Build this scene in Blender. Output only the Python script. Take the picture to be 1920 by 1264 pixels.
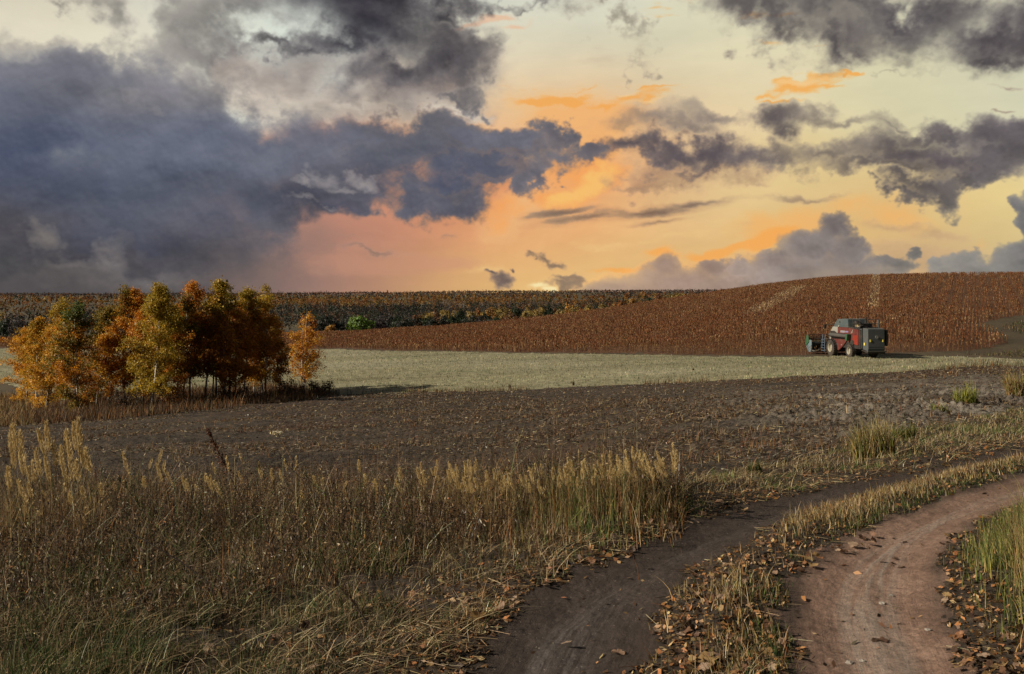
import bpy, math, random
import numpy as np
R = math.radians
rng = np.random.default_rng(7)
random.seed(7)
scene = bpy.context.scene
COL = scene.collection
for _o in list(bpy.data.objects):
    bpy.data.objects.remove(_o)

# ------------------------------------------------------------------ camera
# eye at the origin (1.6 m above the track), level, lens shifted so that the horizon sits above the middle
F = 1867.0            # focal length in photo pixels (35 mm on a 36 mm wide sensor)
HX, HY = 960.0, 556.0 # photo pixel of the point straight ahead on the horizon
cam = bpy.data.cameras.new('camera')
cam.lens = 35.0
cam.sensor_width = 36.0
cam.shift_y = -(632.0 - HY) / 1920.0
cam.clip_start = 0.05
cam.clip_end = 20000
camo = bpy.data.objects.new('camera', cam)
camo.location = (0, 0, 0)
camo.rotation_euler = (R(90), 0, 0)
COL.objects.link(camo)
scene.camera = camo

# ------------------------------------------------------------------ exposure
scene.view_settings.view_transform = 'Standard'
scene.view_settings.look = 'None'
scene.view_settings.exposure = 0.42
scene.view_settings.gamma = 1.0
scene.view_settings.use_curve_mapping = False
scene.render.engine = 'CYCLES'
scene.cycles.max_bounces = 6
scene.cycles.diffuse_bounces = 2
scene.cycles.glossy_bounces = 2
scene.cycles.transmission_bounces = 3
scene.cycles.transparent_max_bounces = 4
scene.cycles.use_denoising = True

# ------------------------------------------------------------------ sun: low, from the left and a little behind
SUN_EL, SUN_AZ = 29.0, -105.0      # azimuth clockwise from straight ahead
sun = bpy.data.lights.new('sun', 'SUN')
sun.energy = 5.0
sun.angle = R(0.6)
sun.color = (1.0, 0.89, 0.72)
suno = bpy.data.objects.new('sun', sun)
suno.rotation_euler = (R(90 - SUN_EL), 0, R(180 - SUN_AZ))
suno.location = (-60, -20, 60)
COL.objects.link(suno)

def s2l(c):
    c = np.asarray(c, float) / 255.0
    return np.where(c <= 0.04045, c / 12.92, ((c + 0.055) / 1.055) ** 2.4)
def rgb(r, g, b):
    v = s2l((r, g, b))
    return (float(v[0]), float(v[1]), float(v[2]), 1.0)
# ------------------------------------------------------------------ noise on regular grids and at scattered points
def _bas(n, m, off):
    """cubic B-spline basis: n samples over m cells"""
    t = np.linspace(0, m, n, endpoint=False) + off
    i = np.floor(t).astype(int); f = t - i
    w = np.stack([(1 - f) ** 3 / 6, (3 * f ** 3 - 6 * f ** 2 + 4) / 6, (-3 * f ** 3 + 3 * f ** 2 + 3 * f + 1) / 6, f ** 3 / 6], 1)
    A = np.zeros((n, m))
    for k in range(4):
        np.add.at(A, (np.arange(n), (i + k) % m), w[:, k])
    return A
def fbm_grid(shape, cells, octaves=7, rough=0.55, seed=0, billow=False):
    """fractal noise image, mean 0, about unit spread; cells = (rows, columns) of the coarsest octave"""
    r = np.random.default_rng(seed)
    out = np.zeros(shape); amp = 1.0; cy, cx = cells; tot = 0
    for o in range(octaves):
        m_y, m_x = max(1, int(round(cy))), max(1, int(round(cx)))
        if m_y > shape[0] or m_x > shape[1]: break
        g = r.standard_normal((m_y, m_x))
        n = _bas(shape[0], m_y, r.random() * 0.9) @ g @ _bas(shape[1], m_x, r.random() * 0.9).T / 0.48
        if billow: n = 0.8 - np.abs(n) * 1.0
        out += amp * n; tot += amp * amp
        amp *= rough; cy *= 2.03; cx *= 2.03
    return (out / math.sqrt(tot)).astype(np.float32)
def sample(img, yy, xx):
    """bilinear lookup, clamped"""
    h, w = img.shape[:2]
    yy = np.clip(yy, 0, h - 1.001); xx = np.clip(xx, 0, w - 1.001)
    y0 = yy.astype(int); x0 = xx.astype(int); fy = yy - y0; fx = xx - x0
    return (img[y0, x0] * (1 - fy) * (1 - fx) + img[y0, x0 + 1] * (1 - fy) * fx + img[y0 + 1, x0] * fy * (1 - fx) + img[y0 + 1, x0 + 1] * fy * fx)
def sstep(x, a, b):
    t = np.clip((x - a) / (b - a), 0, 1)
    return t * t * (3 - 2 * t)

# ------------------------------------------------------------------ sky: Nishita daylight overhead and behind, evening clouds ahead
AZ0, AZ1, EL0, EL1 = -44.0, 44.0, -2.0, 24.0
SW, SH = 2200, 760
def make_sky():
    A = np.linspace(AZ0, AZ1, SW)[None, :]; E = np.linspace(EL0, EL1, SH)[:, None]
    ta = np.tan(np.radians(A))
    X = np.repeat(HX + F * ta, SH, 0)                            # bearings and heights measured off the photograph
    Y = HY - F * np.tan(np.radians(E)) / np.cos(np.radians(A))
    kx = SW / 2400.0; ky = SH / 850.0
    iy, ix = np.mgrid[0:SH, 0:SW].astype(float)

    def field(pts, s=120.0, sy=0.62):
        p = np.array(pts, float)
        acc = np.zeros((SH // 4, SW // 4, 3)); wt = np.zeros((SH // 4, SW // 4))
        xs, ys = X[::4, ::4][:SH // 4, :SW // 4], Y[::4, ::4][:SH // 4, :SW // 4]
        for x, y, r, g, b in p:
            d2 = ((xs - x) / s) ** 2 + ((ys - y) / (s * sy)) ** 2
            w = np.exp(-d2 * 0.5) + 1e-4 / (1 + d2)
            acc += w[..., None] * np.array([r, g, b]); wt += w
        f = acc / wt[..., None]
        return np.stack([sample(f[..., k], iy / 4, ix / 4) for k in range(3)], -1)

    n_lo = [fbm_grid((SH, SW), (4, 11), 3, 0.5, 11 + k) for k in range(2)]     # slow wander
    n_mid = [fbm_grid((SH, SW), (14, 42), 6, 0.62, 21 + k) for k in range(2)]  # ragged edges
    n_st = fbm_grid((SH, SW), (22, 16), 6, 0.6, 31)                            # streaks lying flat
    n_a = fbm_grid((SH, SW), (9, 22), 8, 0.56, 41)
    n_b = fbm_grid((SH, SW), (9, 22), 8, 0.6, 42)
    n_c = fbm_grid((SH, SW), (12, 28), 7, 0.55, 43, billow=True)
    n_f = fbm_grid((SH, SW), (40, 110), 5, 0.65, 44)
    NO = {'a': n_a, 'b': n_b, 'c': n_c, 's': n_st}

    def ell(x, y, lst, k=0.25):
        out = None
        for t in lst:
            cx, cy, rx, ry = t[:4]; th = R(t[4]) if len(t) > 4 else 0.0
            dx_, dy_ = x - cx, -(y - cy)
            u = (dx_ * math.cos(th) + dy_ * math.sin(th)) / rx; v = (-dx_ * math.sin(th) + dy_ * math.cos(th)) / ry
            d = 1 - np.sqrt(u * u + v * v)
            d = np.maximum(d, -1.6)
            if out is None: out = d
            else:
                h = np.clip(0.5 + 0.5 * (out - d) / k, 0, 1)
                out = d * (1 - h) + out * h + k * h * (1 - h)
        return out

    # bare sky behind everything, colours read off the photograph at many bearings
    bg = field([(50, 60, 240, 230, 202), (200, 110, 246, 238, 208), (470, 50, 230, 238, 224), (320, 30, 226, 222, 204), (960, 100, 236, 232, 206), (1100, 60, 226, 228, 206),
                (1300, 90, 232, 228, 194), (1000, 180, 246, 214, 160), (1100, 150, 242, 216, 168), (1350, 150, 236, 224, 182), (1750, 160, 229, 223, 184), (1900, 170, 220, 218, 184),
                (1850, 60, 216, 211, 182), (1100, 250, 248, 190, 130), (1300, 200, 243, 210, 158), (1700, 210, 233, 221, 174), (1100, 350, 252, 184, 108), (1000, 400, 248, 170, 108),
                (940, 370, 248, 168, 110), (1250, 345, 238, 210, 152), (1450, 370, 241, 217, 152), (1600, 340, 237, 214, 152), (1850, 400, 240, 213, 142), (1700, 420, 238, 196, 126),
                (1300, 420, 238, 204, 142), (1150, 440, 241, 199, 132), (1000, 460, 242, 192, 124), (850, 420, 226, 162, 116), (740, 400, 222, 150, 118), (650, 430, 204, 142, 118),
                (560, 460, 178, 132, 118), (520, 520, 148, 118, 112), (650, 520, 178, 132, 112), (760, 520, 202, 150, 112), (860, 540, 240, 190, 112), (1000, 520, 250, 210, 128),
                (1100, 500, 240, 198, 122), (1250, 480, 240, 192, 118), (1400, 460, 233, 184, 114), (1600, 400, 238, 186, 114), (200, 520, 124, 114, 108), (100, 540, 98, 94, 92),
                (20, 540, 84, 82, 82), (400, 540, 110, 100, 98), (1800, 520, 200, 170, 124), (-200, 500, 90, 88, 90), (2150, 300, 228, 214, 170), (960, -80, 222, 228, 214)], 95.0)
    dk = field([(100, 150, 106, 108, 122), (250, 150, 122, 119, 126), (60, 250, 84, 92, 116), (100, 310, 66, 78, 108), (300, 300, 92, 100, 124), (200, 380, 86, 96, 119), (350, 400, 85, 93, 115),
                (60, 420, 88, 86, 96), (300, 450, 82, 80, 90), (400, 470, 82, 79, 87), (450, 350, 88, 97, 116), (600, 290, 102, 105, 121), (700, 270, 104, 107, 121), (850, 260, 110, 111, 124),
                (950, 300, 99, 99, 113), (1030, 240, 112, 109, 119), (700, 350, 87, 90, 108), (850, 350, 83, 86, 104), (1010, 360, 108, 98, 104), (600, 400, 96, 93, 105), (60, 500, 78, 76, 79),
                (380, 530, 90, 86, 90), (700, 60, 83, 79, 90), (620, 100, 90, 86, 95), (780, 140, 80, 76, 85), (880, 160, 114, 107, 108), (880, 60, 93, 88, 95), (700, 150, 88, 84, 91),
                (500, 100, 108, 102, 105), (1550, 20, 92, 85, 90), (1700, 50, 84, 77, 84), (1850, 60, 96, 87, 92), (1600, 90, 101, 91, 92), (1350, 10, 116, 105, 102), (1250, 290, 100, 91, 98),
                (1400, 290, 116, 103, 104), (1450, 240, 110, 98, 101), (1600, 240, 130, 115, 110), (1750, 290, 114, 103, 104), (1880, 280, 112, 103, 106), (1700, 370, 108, 98, 95),
                (1550, 450, 127, 115, 112), (1480, 490, 144, 127, 118), (1300, 520, 172, 139, 120), (1180, 530, 182, 144, 118), (1780, 470, 136, 130, 120), (1890, 420, 118, 116, 116),
                (910, 530, 134, 111, 104), (1040, 490, 150, 122, 102), (1220, 400, 158, 119, 96), (110, 30, 152, 144, 136), (370, 60, 150, 142, 136), (1190, 90, 164, 148, 128), (-200, 300, 80, 86, 108)], 80.0)

    wp = np.exp(-((X - 1010) / 300.0) ** 2 - ((Y - 350) / 170.0) ** 2)[..., None]
    bg = bg + wp * np.array([2.0, -14.0, -8.0])
    bg = bg * 0.90 + np.mean(bg, -1, keepdims=True) * 0.10
    lum = np.mean(dk, -1, keepdims=True)
    dk = dk * 0.72 + lum * 0.28 - 3
    img = bg * (1 + 0.010 * n_st[..., None]) + 2.5 * n_b[..., None] * np.array([1.0, 0.8, 0.5])

    xrow, ycol = X[0], Y[:, SW // 2]
    def window(lst, mx, my):
        x0 = min(t[0] - max(t[2], t[3]) for t in lst) - mx; x1 = max(t[0] + max(t[2], t[3]) for t in lst) + mx
        y0 = min(t[1] - (max(t[2], t[3]) if len(t) > 4 and abs(t[4]) > 6 else t[3]) for t in lst) - my
        y1 = max(t[1] + (max(t[2], t[3]) if len(t) > 4 and abs(t[4]) > 6 else t[3]) for t in lst) + my
        c0, c1 = np.searchsorted(xrow, (x0, x1)); r0, r1 = np.searchsorted(-ycol, (-y1 - 25, -y0 + 25))
        return slice(max(0, r0), max(1, r1)), slice(max(0, c0), max(1, c1))
    def coords(wlo, wmid, win):
        return (X[win] + wlo * n_lo[0][win] + wmid * n_mid[0][win], Y[win] + 0.6 * wlo * n_lo[1][win] + 0.8 * wmid * n_mid[1][win])

    def glow(col, lst, soft, amp, strength, noise='a', wl=(18, 9)):
        wn = window(lst, 260, 160)
        x, y = coords(*wl, wn)
        a = sstep(ell(x, y, lst, 0.4) + amp * NO[noise][wn], *soft) * strength
        img[wn] = img[wn] * (1 - a[..., None]) + np.array(col, float) * a[..., None]

    def cloud(lst, amp=0.22, soft=(-0.05, 0.25), wl=(22, 12), noise='a', shift=(0, 0), relief=14.0, col=None, rim=None, rimw=0.25, dens=1.0, thick=0.7, k=0.25, light=(0.35, -0.94), dark=0.80, step=10, var=0.0, fine=5.0, sunrim=0.75):
        wn = window(lst, 170, 100)
        x, y = coords(*wl, wn)
        N = np.roll(NO[noise], shift, (0, 1))
        n = N[wn]
        f = ell(x, y, lst, k) + amp * n + 0.035 * n_f[wn] + 0.05 * n_mid[1][wn]
        sv = np.clip(1.1 + 0.8 * np.roll(n_lo[0], (shift[1] // 3, shift[0] * 3), (0, 1))[wn] + 0.3 * n_mid[1][wn], 0.85, 2.6) * 1.2   # some edges crisp, some frayed
        a = (1 - np.exp(-(np.maximum(f - soft[0] * sv, 0) / ((soft[1] - soft[0]) * sv) * 1.75) ** 1.5)) * dens
        c = (dk if col is None else np.broadcast_to(np.array(col, float), img.shape))[wn].copy()
        t = np.clip(f / thick, 0, 1)[..., None]          # thin parts paler, deep parts darker
        if rim is not None:
            w = sstep(f, rimw, 0.0)[..., None]
            c = c * (1 - w) + np.array(rim, float) * w
        c = c * (1.14 - (1.14 - dark - 0.08) * t)
        d = 0                                            # relief: the side turned to the light is paler
        for s_, wgt in ((step * 2.2, 1.0), (step, 0.6), (step * 0.4, 0.25)):
            oy, ox = int(round(-light[1] * s_)), int(round(light[0] * s_))
            d = d + wgt * (n - np.roll(N, (-oy, -ox), (0, 1))[wn])
        d = np.tanh(d * 0.8)
        c = c + relief * d[..., None] * np.array([1.08, 1.0, 0.92])
        # fine billows, and a warm rim where the low sun is behind the edge
        m_ = n_mid[0]
        oy, ox = int(round(-light[1] * 5)), int(round(light[0] * 5))
        d2 = np.tanh(1.3 * (m_[wn] - np.roll(m_, (-oy, -ox), (0, 1))[wn]))
        c = c + fine * d2[..., None]
        if sunrim:
            w = (sunrim * wp[wn][..., 0] * sstep(f, 0.34, 0.0))[..., None]
            c = c * (1 - w) + np.array([238.0, 160.0, 100.0]) * w
        if var: c = c + var * (0.7 * np.roll(n_b, (shift[1] // 5, shift[0] * 5), (0, 1))[wn] + 0.5 * np.roll(n_c, (shift[1] // 7, shift[0] * 2), (0, 1))[wn])[..., None]
        img[wn] = img[wn] * (1 - a[..., None]) + c * a[..., None]
        return a

    # ---- lit veils
    glow((246, 196, 136), [(1080, 240, 190, 90), (1010, 190, 120, 50), (1000, 390, 140, 70)], (-0.2, 1.0), 0.25, 0.75, 'b')
    glow((252, 170, 96), [(1090, 345, 70, 40, 35), (955, 385, 50, 34), (1050, 380, 60, 20), (1115, 325, 50, 18), (930, 375, 40, 20)], (-0.2, 0.9), 0.4, 0.85, 'b')
    glow((255, 206, 120), [(1100, 350, 50, 20, 40), (1060, 372, 30, 14, 40)], (-0.2, 0.8), 0.4, 0.7, 'b')
    glow((250, 184, 116), [(1110, 240, 110, 34), (1060, 215, 80, 30), (1180, 222, 80, 20)], (-0.2, 0.9), 0.4, 0.7, 'b')
    glow((250, 176, 92), [(1215, 188, 90, 18, 4), (1140, 202, 60, 8), (1060, 176, 90, 12), (1110, 158, 110, 5), (1260, 170, 50, 6)], (-0.3, 0.8), 0.7, 0.9, 's', (12, 12))
    glow((252, 182, 96), [(1490, 178, 84, 18, 10), (1440, 190, 50, 12), (1560, 166, 40, 6, 4), (1590, 138, 30, 4), (1460, 206, 50, 5)], (-0.3, 0.75), 0.65, 0.95, 's', (12, 12))
    glow((255, 212, 150), [(1490, 164, 50, 6, 10), (1190, 178, 50, 5, 5), (1230, 196, 60, 5, 5)], (-0.2, 0.8), 0.6, 0.7, 's', (8, 8))
    glow((248, 196, 160), [(880, 44, 60, 6, 12), (975, 50, 36, 7, 12), (940, 30, 30, 5)], (-0.3, 0.9), 0.6, 0.7, 's')
    glow((247, 186, 112), [(1580, 392, 95, 30), (1440, 440, 60, 30), (1640, 410, 70, 24), (1790, 440, 60, 16), (1250, 484, 60, 16), (1510, 420, 60, 26)], (-0.3, 0.9), 0.3, 0.8, 'a')
    glow((252, 176, 92), [(1240, 476, 50, 9, -12), (1330, 478, 60, 9, 8), (1400, 466, 40, 7, 8), (1450, 450, 40, 12, 25), (1180, 506, 50, 7)], (-0.3, 0.6), 0.4, 0.9, 'a', (6, 6))
    glow((206, 150, 122), [(760, 480, 180, 34, 5), (640, 500, 150, 36), (700, 440, 120, 14, 4)], (-0.3, 0.9), 0.45, 0.5, 's')
    glow((246, 206, 140), [(900, 500, 120, 12, 4), (1150, 460, 140, 10, 3), (1000, 440, 90, 8, 5)], (-0.3, 0.9), 0.5, 0.5, 's')
    glow((255, 236, 178), [(1012, 538, 22, 7), (1038, 546, 14, 6)], (-0.2, 0.8), 0.4, 0.95, 'b', (8, 8))
    # ---- wisps in the bright top left, and the shred hanging in the middle
    cloud([(110, 12, 70, 30), (205, 24, 40, 44, 10), (372, 60, 36, 50), (420, 16, 70, 26), (398, 110, 24, 26), (30, 40, 40, 14), (300, 10, 60, 20)], 0.6, (-0.35, 1.5), (26, 26), 'b', relief=14, dens=0.9, var=6)
    cloud([(1185, 62, 18, 46, 16), (1212, 112, 16, 36, 22), (1160, 110, 12, 10), (1225, 140, 10, 14)], 0.6, (-0.3, 1.3), (12, 22), 'b', relief=12, dens=0.9, shift=(60, 300))
    cloud([(960, 6, 120, 22), (880, 0, 60, 26), (1130, -4, 60, 14), (1010, 14, 40, 12)], 0.45, (-0.25, 1.0), (16, 20), 'b', relief=12, shift=(30, 90))
    # ---- far banks on the right
    cloud([(1300, 540, 160, 50), (1180, 556, 120, 28), (1440, 530, 120, 50), (1250, 505, 40, 22), (1350, 500, 50, 22), (1560, 560, 300, 60)], 0.14, (-0.06, 0.3), (14, 7), 'c', (10, 200), relief=6, rim=(246, 178, 104), rimw=0.25, dark=0.97, var=4)
    cloud([(1690, 470, 100, 40), (1640, 425, 70, 10), (1700, 430, 60, 12)], 0.3, (-0.3, 1.0), (14, 9), 's', relief=4, col=(188, 154, 120), dens=0.7, dark=0.97)
    cloud([(1543, 432, 34, 34), (1512, 462, 46, 34), (1575, 470, 56, 34), (1460, 488, 46, 18), (1640, 492, 60, 20), (1540, 510, 140, 30), (1400, 498, 26, 10), (1690, 467, 18, 16)], 0.2, (-0.04, 0.2), (8, 11), 'c', (40, 700), relief=11, dark=0.94, thick=1.0, var=5)
    cloud([(1780, 472, 46, 26), (1800, 500, 80, 30), (1900, 480, 60, 44), (1912, 405, 20, 40), (1930, 380, 20, 30), (1990, 430, 80, 90), (1740, 484, 20, 20)], 0.18, (-0.04, 0.22), (8, 10), 'c', (90, 1200), relief=10, dark=0.96, thick=1.0, var=5)
    cloud([(1720, 540, 200, 34), (1900, 530, 140, 24)], 0.3, (-0.3, 1.2), (14, 9), 's', relief=4, col=(176, 152, 122), dens=0.6, dark=0.97)
    cloud([(908, 530, 40, 24), (935, 500, 10, 6), (890, 512, 16, 8)], 0.35, (-0.1, 0.5), (8, 14), 'b', (50, 400), relief=9)
    cloud([(1040, 489, 28, 9), (1010, 484, 14, 5), (1085, 522, 16, 8), (1060, 520, 20, 6), (1070, 532, 30, 8)], 0.5, (-0.25, 0.9), (8, 14), 'b', (70, 900), relief=7, dens=0.85)
    # ---- flat streaks over the yellow
    cloud([(1230, 396, 150, 14, 4), (1110, 410, 90, 11, 8), (1320, 386, 80, 8, 2), (1250, 416, 70, 7, 4), (1060, 402, 60, 7, 10)], 0.35, (-0.3, 0.8), (8, 4), 's', (20, 500), relief=7)
    cloud([(800, 438, 60, 9, 6), (1490, 376, 70, 6, 3), (640, 456, 60, 6), (1420, 355, 40, 4), (690, 470, 60, 5), (1890, 160, 40, 4, -4), (1880, 208, 16, 3)], 0.5, (-0.3, 1.1), (8, 8), 's', (44, 900), relief=5, dens=0.75, col=(150, 126, 116))
    cloud([(1330, 330, 140, 18), (1240, 338, 90, 12), (1380, 344, 50, 16)], 0.5, (-0.25, 1.2), (12, 16), 'b', (84, 150), relief=9, dens=0.75, col=(176, 140, 118))
    # ---- middle right band
    cloud([(1350, 216, 84, 18), (1300, 238, 60, 14), (1540, 226, 90, 22), (1640, 234, 110, 20, 2), (1560, 215, 50, 14), (1250, 236, 50, 12), (1430, 222, 60, 18), (1700, 240, 50, 9)], 0.34, (-0.25, 0.95), (8, 16), 'b', (31, 620), relief=11, dens=0.9, dark=0.95, var=5)
    cloud([(1480, 240, 44, 24), (1490, 262, 34, 14), (1600, 240, 90, 14)], 0.34, (-0.2, 0.8), (8, 16), 'b', (81, 20), relief=9, dark=0.85)
    cloud([(1200, 288, 120, 30, -2), (1270, 284, 120, 34), (1340, 296, 90, 40), (1420, 300, 130, 30), (1560, 300, 140, 30), (1740, 298, 170, 38), (1890, 268, 130, 44), (1640, 322, 190, 14), (1850, 318, 140, 30), (1300, 318, 100, 18), (1780, 262, 100, 24), (1960, 290, 120, 60)],
          0.17, (-0.12, 0.42), (8, 20), 'a', (61, 320), relief=13, dark=0.86, var=8)
    cloud([(1280, 282, 110, 26), (1200, 292, 80, 20), (1880, 262, 110, 26), (1760, 300, 120, 18), (1340, 305, 60, 22)], 0.3, (-0.3, 1.0), (8, 18), 'b', (161, 320), relief=9, col=(92, 84, 92), dens=0.7, dark=0.92)
    cloud([(1720, 354, 60, 20, 14), (1688, 378, 30, 15), (1770, 336, 80, 20, 14), (1665, 362, 18, 14)], 0.3, (-0.2, 0.7), (8, 24), 'b', (11, 520), relief=10, dark=0.85)
    # ---- dark bank, upper right
    cloud([(1580, -6, 260, 56), (1720, 30, 240, 66), (1870, 46, 150, 62), (1540, 80, 50, 60, 65), (1620, 60, 120, 46), (1970, 40, 150, 90), (1360, -16, 170, 30), (1460, 36, 76, 44, -40), (1860, 96, 60, 34), (1700, -10, 280, 56)],
          0.22, (-0.25, 0.7), (12, 30), 'b', (100, 1500), relief=14, dark=0.80, var=9)
    cloud([(1720, 10, 260, 44), (1600, 40, 100, 40), (1880, 50, 100, 40), (1550, 90, 40, 34, 65)], 0.3, (-0.4, 1.0), (12, 26), 'a', (150, 900), relief=10, col=(82, 75, 82), dens=0.75, dark=0.9)
    cloud([(1600, 110, 110, 30), (1780, 90, 90, 30), (1480, 80, 60, 36, -50), (1700, 120, 120, 12), (1800, 60, 120, 40)], 0.6, (-0.3, 1.6), (16, 30), 'b', (130, 600), relief=12, dens=0.75)
    # ---- pale lit cloud, slate bank, dark head
    cloud([(520, 165, 130, 52), (640, 200, 210, 46), (820, 190, 130, 44), (760, 150, 170, 60), (440, 140, 50, 40), (890, 212, 70, 22)], 0.15, (-0.15, 0.6), (10, 13), 'a', (20, 800), relief=12, col=(180, 169, 158), dark=0.9, var=8)
    cloud([(480, 150, 60, 30), (540, 190, 80, 20), (680, 205, 90, 14), (440, 175, 40, 20), (860, 214, 70, 12)], 0.4, (-0.3, 1.1), (14, 12), 's', (60, 100), relief=10, col=(208, 196, 180), dens=0.75, dark=1.0)
    cloud([(540, 118, 110, 36), (460, 108, 80, 20), (760, 170, 120, 30), (820, 130, 90, 60)], 0.4, (-0.3, 1.3), (18, 18), 'a', (45, 300), relief=10, col=(132, 122, 120), dens=0.75, dark=0.95)
    cloud([(690, 20, 170, 90), (610, 80, 110, 44), (700, 130, 100, 62), (790, 90, 100, 84), (862, 100, 40, 50), (640, -30, 190, 70), (500, 92, 70, 22), (560, 100, 60, 26), (840, 30, 60, 40)], 0.20, (-0.25, 0.75), (12, 24), 'a', (5, 1300), relief=14, dark=0.84, var=12)
    cloud([(880, 180, 44, 24), (930, 188, 24, 18), (900, 145, 30, 30), (850, 205, 70, 12), (946, 200, 12, 14), (860, 150, 60, 40)], 0.45, (-0.25, 1.1), (10, 26), 'b', (15, 1100), relief=11, dens=0.85, dark=0.9)
    cloud([(150, 235, 320, 130), (300, 320, 330, 160), (-60, 300, 260, 190), (560, 300, 260, 70), (760, 290, 240, 58), (930, 276, 160, 50), (1046, 248, 28, 40), (1012, 360, 28, 44),
           (850, 360, 100, 44), (120, 450, 300, 100), (330, 470, 150, 100), (560, 385, 100, 44), (480, 390, 110, 70), (620, 350, 150, 44), (650, 385, 44, 28), (960, 320, 80, 30), (1090, 290, 80, 26), (20, 180, 120, 80), (770, 360, 60, 40), (-60, 480, 260, 120), (300, 540, 170, 60)],
          0.10, (-0.08, 0.30), (9, 19), 'a', (75, 450), relief=8, dark=0.93, thick=0.9, k=0.3, step=16, var=6)
    cloud([(110, 200, 170, 92), (250, 205, 150, 92), (-40, 200, 140, 105), (370, 250, 100, 80), (460, 290, 120, 70)], 0.11, (-0.03, 0.17), (6, 13), 'a', (275, 150), relief=9, dark=0.94, thick=0.9, step=16, var=6)
    # cloud bulges inside the bank
    cloud([(420, 290, 240, 60), (200, 320, 120, 40), (650, 270, 160, 30), (250, 400, 180, 30), (930, 255, 120, 20), (150, 160, 130, 30)], 0.5, (-0.35, 1.4), (30, 12), 'c', (33, 950), relief=9, col=(118, 120, 136), dens=0.5, dark=0.97, step=14)
    cloud([(240, 105, 90, 14), (90, 110, 90, 12), (330, 140, 50, 12, -30), (1040, 225, 24, 14)], 0.5, (-0.35, 1.2), (20, 16), 'b', (133, 450), relief=11, col=(150, 142, 138), dens=0.6, dark=0.97, step=14)
    cloud([(90, 300, 120, 50), (140, 330, 80, 30), (800, 340, 110, 30), (560, 400, 90, 24), (280, 440, 160, 30), (880, 310, 130, 20)], 0.5, (-0.4, 1.5), (30, 16), 'a', (53, 1950), relief=6, col=(68, 75, 99), dens=0.6, dark=0.97)
    cloud([(120, 470, 200, 40), (330, 480, 130, 40), (30, 430, 140, 30)], 0.4, (-0.4, 1.4), (30, 14), 's', (53, 950), relief=5, col=(86, 82, 88), dens=0.7, dark=0.97)
    cloud([(596, 330, 28, 20), (560, 345, 22, 10), (672, 332, 28, 12), (620, 350, 24, 8), (540, 385, 46, 12), (600, 400, 20, 9)], 0.5, (-0.3, 1.3), (9, 18), 'c', (13, 150), relief=11, col=(162, 154, 152), dens=0.85, dark=0.95)
    cloud([(236, 184, 24, 11), (248, 198, 12, 9), (300, 214, 24, 10), (64, 134, 12, 8)], 0.45, (-0.2, 1.1), (8, 14), 'b', (13, 550), relief=9, col=(158, 151, 152), dens=0.75)
    cloud([(215, 460, 36, 24, 30), (190, 488, 70, 22, 20), (120, 500, 60, 16), (62, 438, 24, 18), (240, 514, 60, 16), (200, 530, 150, 12)], 0.5, (-0.4, 1.5), (14, 20), 'b', (93, 750), relief=12, col=(146, 137, 130), dens=0.72, dark=0.94)
    cloud([(140, 468, 46, 14, 10), (255, 470, 22, 36), (80, 480, 60, 14)], 0.4, (-0.3, 1.1), (14, 16), 'a', (23, 350), relief=6, col=(84, 81, 88), dens=0.7)
    # murk low on the left
    glow((100, 93, 93), [(420, 530, 110, 50), (60, 540, 200, 40), (250, 545, 200, 24)], (-0.4, 1.0), 0.25, 0.6, 'a')
    glow((152, 122, 112), [(500, 540, 140, 40), (560, 470, 60, 40)], (-0.4, 1.1), 0.25, 0.5, 'a')
    # the whole evening sky a touch deeper, heaviest low on the left
    dim = 0.965 - 0.10 * np.exp(-((X + 40) / 420.0) ** 2 - ((Y - 480) / 170.0) ** 2) - 0.04 * np.exp(-((Y + 40) / 160.0) ** 2)
    img = img * dim[..., None]
    img_l = s2l(np.clip(img, 0, 255))
    return img_l

#CUT
SKY_IMG = make_sky()
_im = bpy.data.images.new('evening_clouds', SW, SH, alpha=False, float_buffer=True)
_im.colorspace_settings.name = 'Non-Color'
_px = np.ones((SH, SW, 4), np.float32); _px[..., :3] = SKY_IMG
_im.pixels.foreach_set(_px.ravel())
_im.update()
try: _im.pack()
except Exception: pass

world = bpy.data.worlds.new('World')
scene.world = world
world.use_nodes = True
WT = world.node_tree
for n in list(WT.nodes):
    WT.nodes.remove(n)

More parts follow.
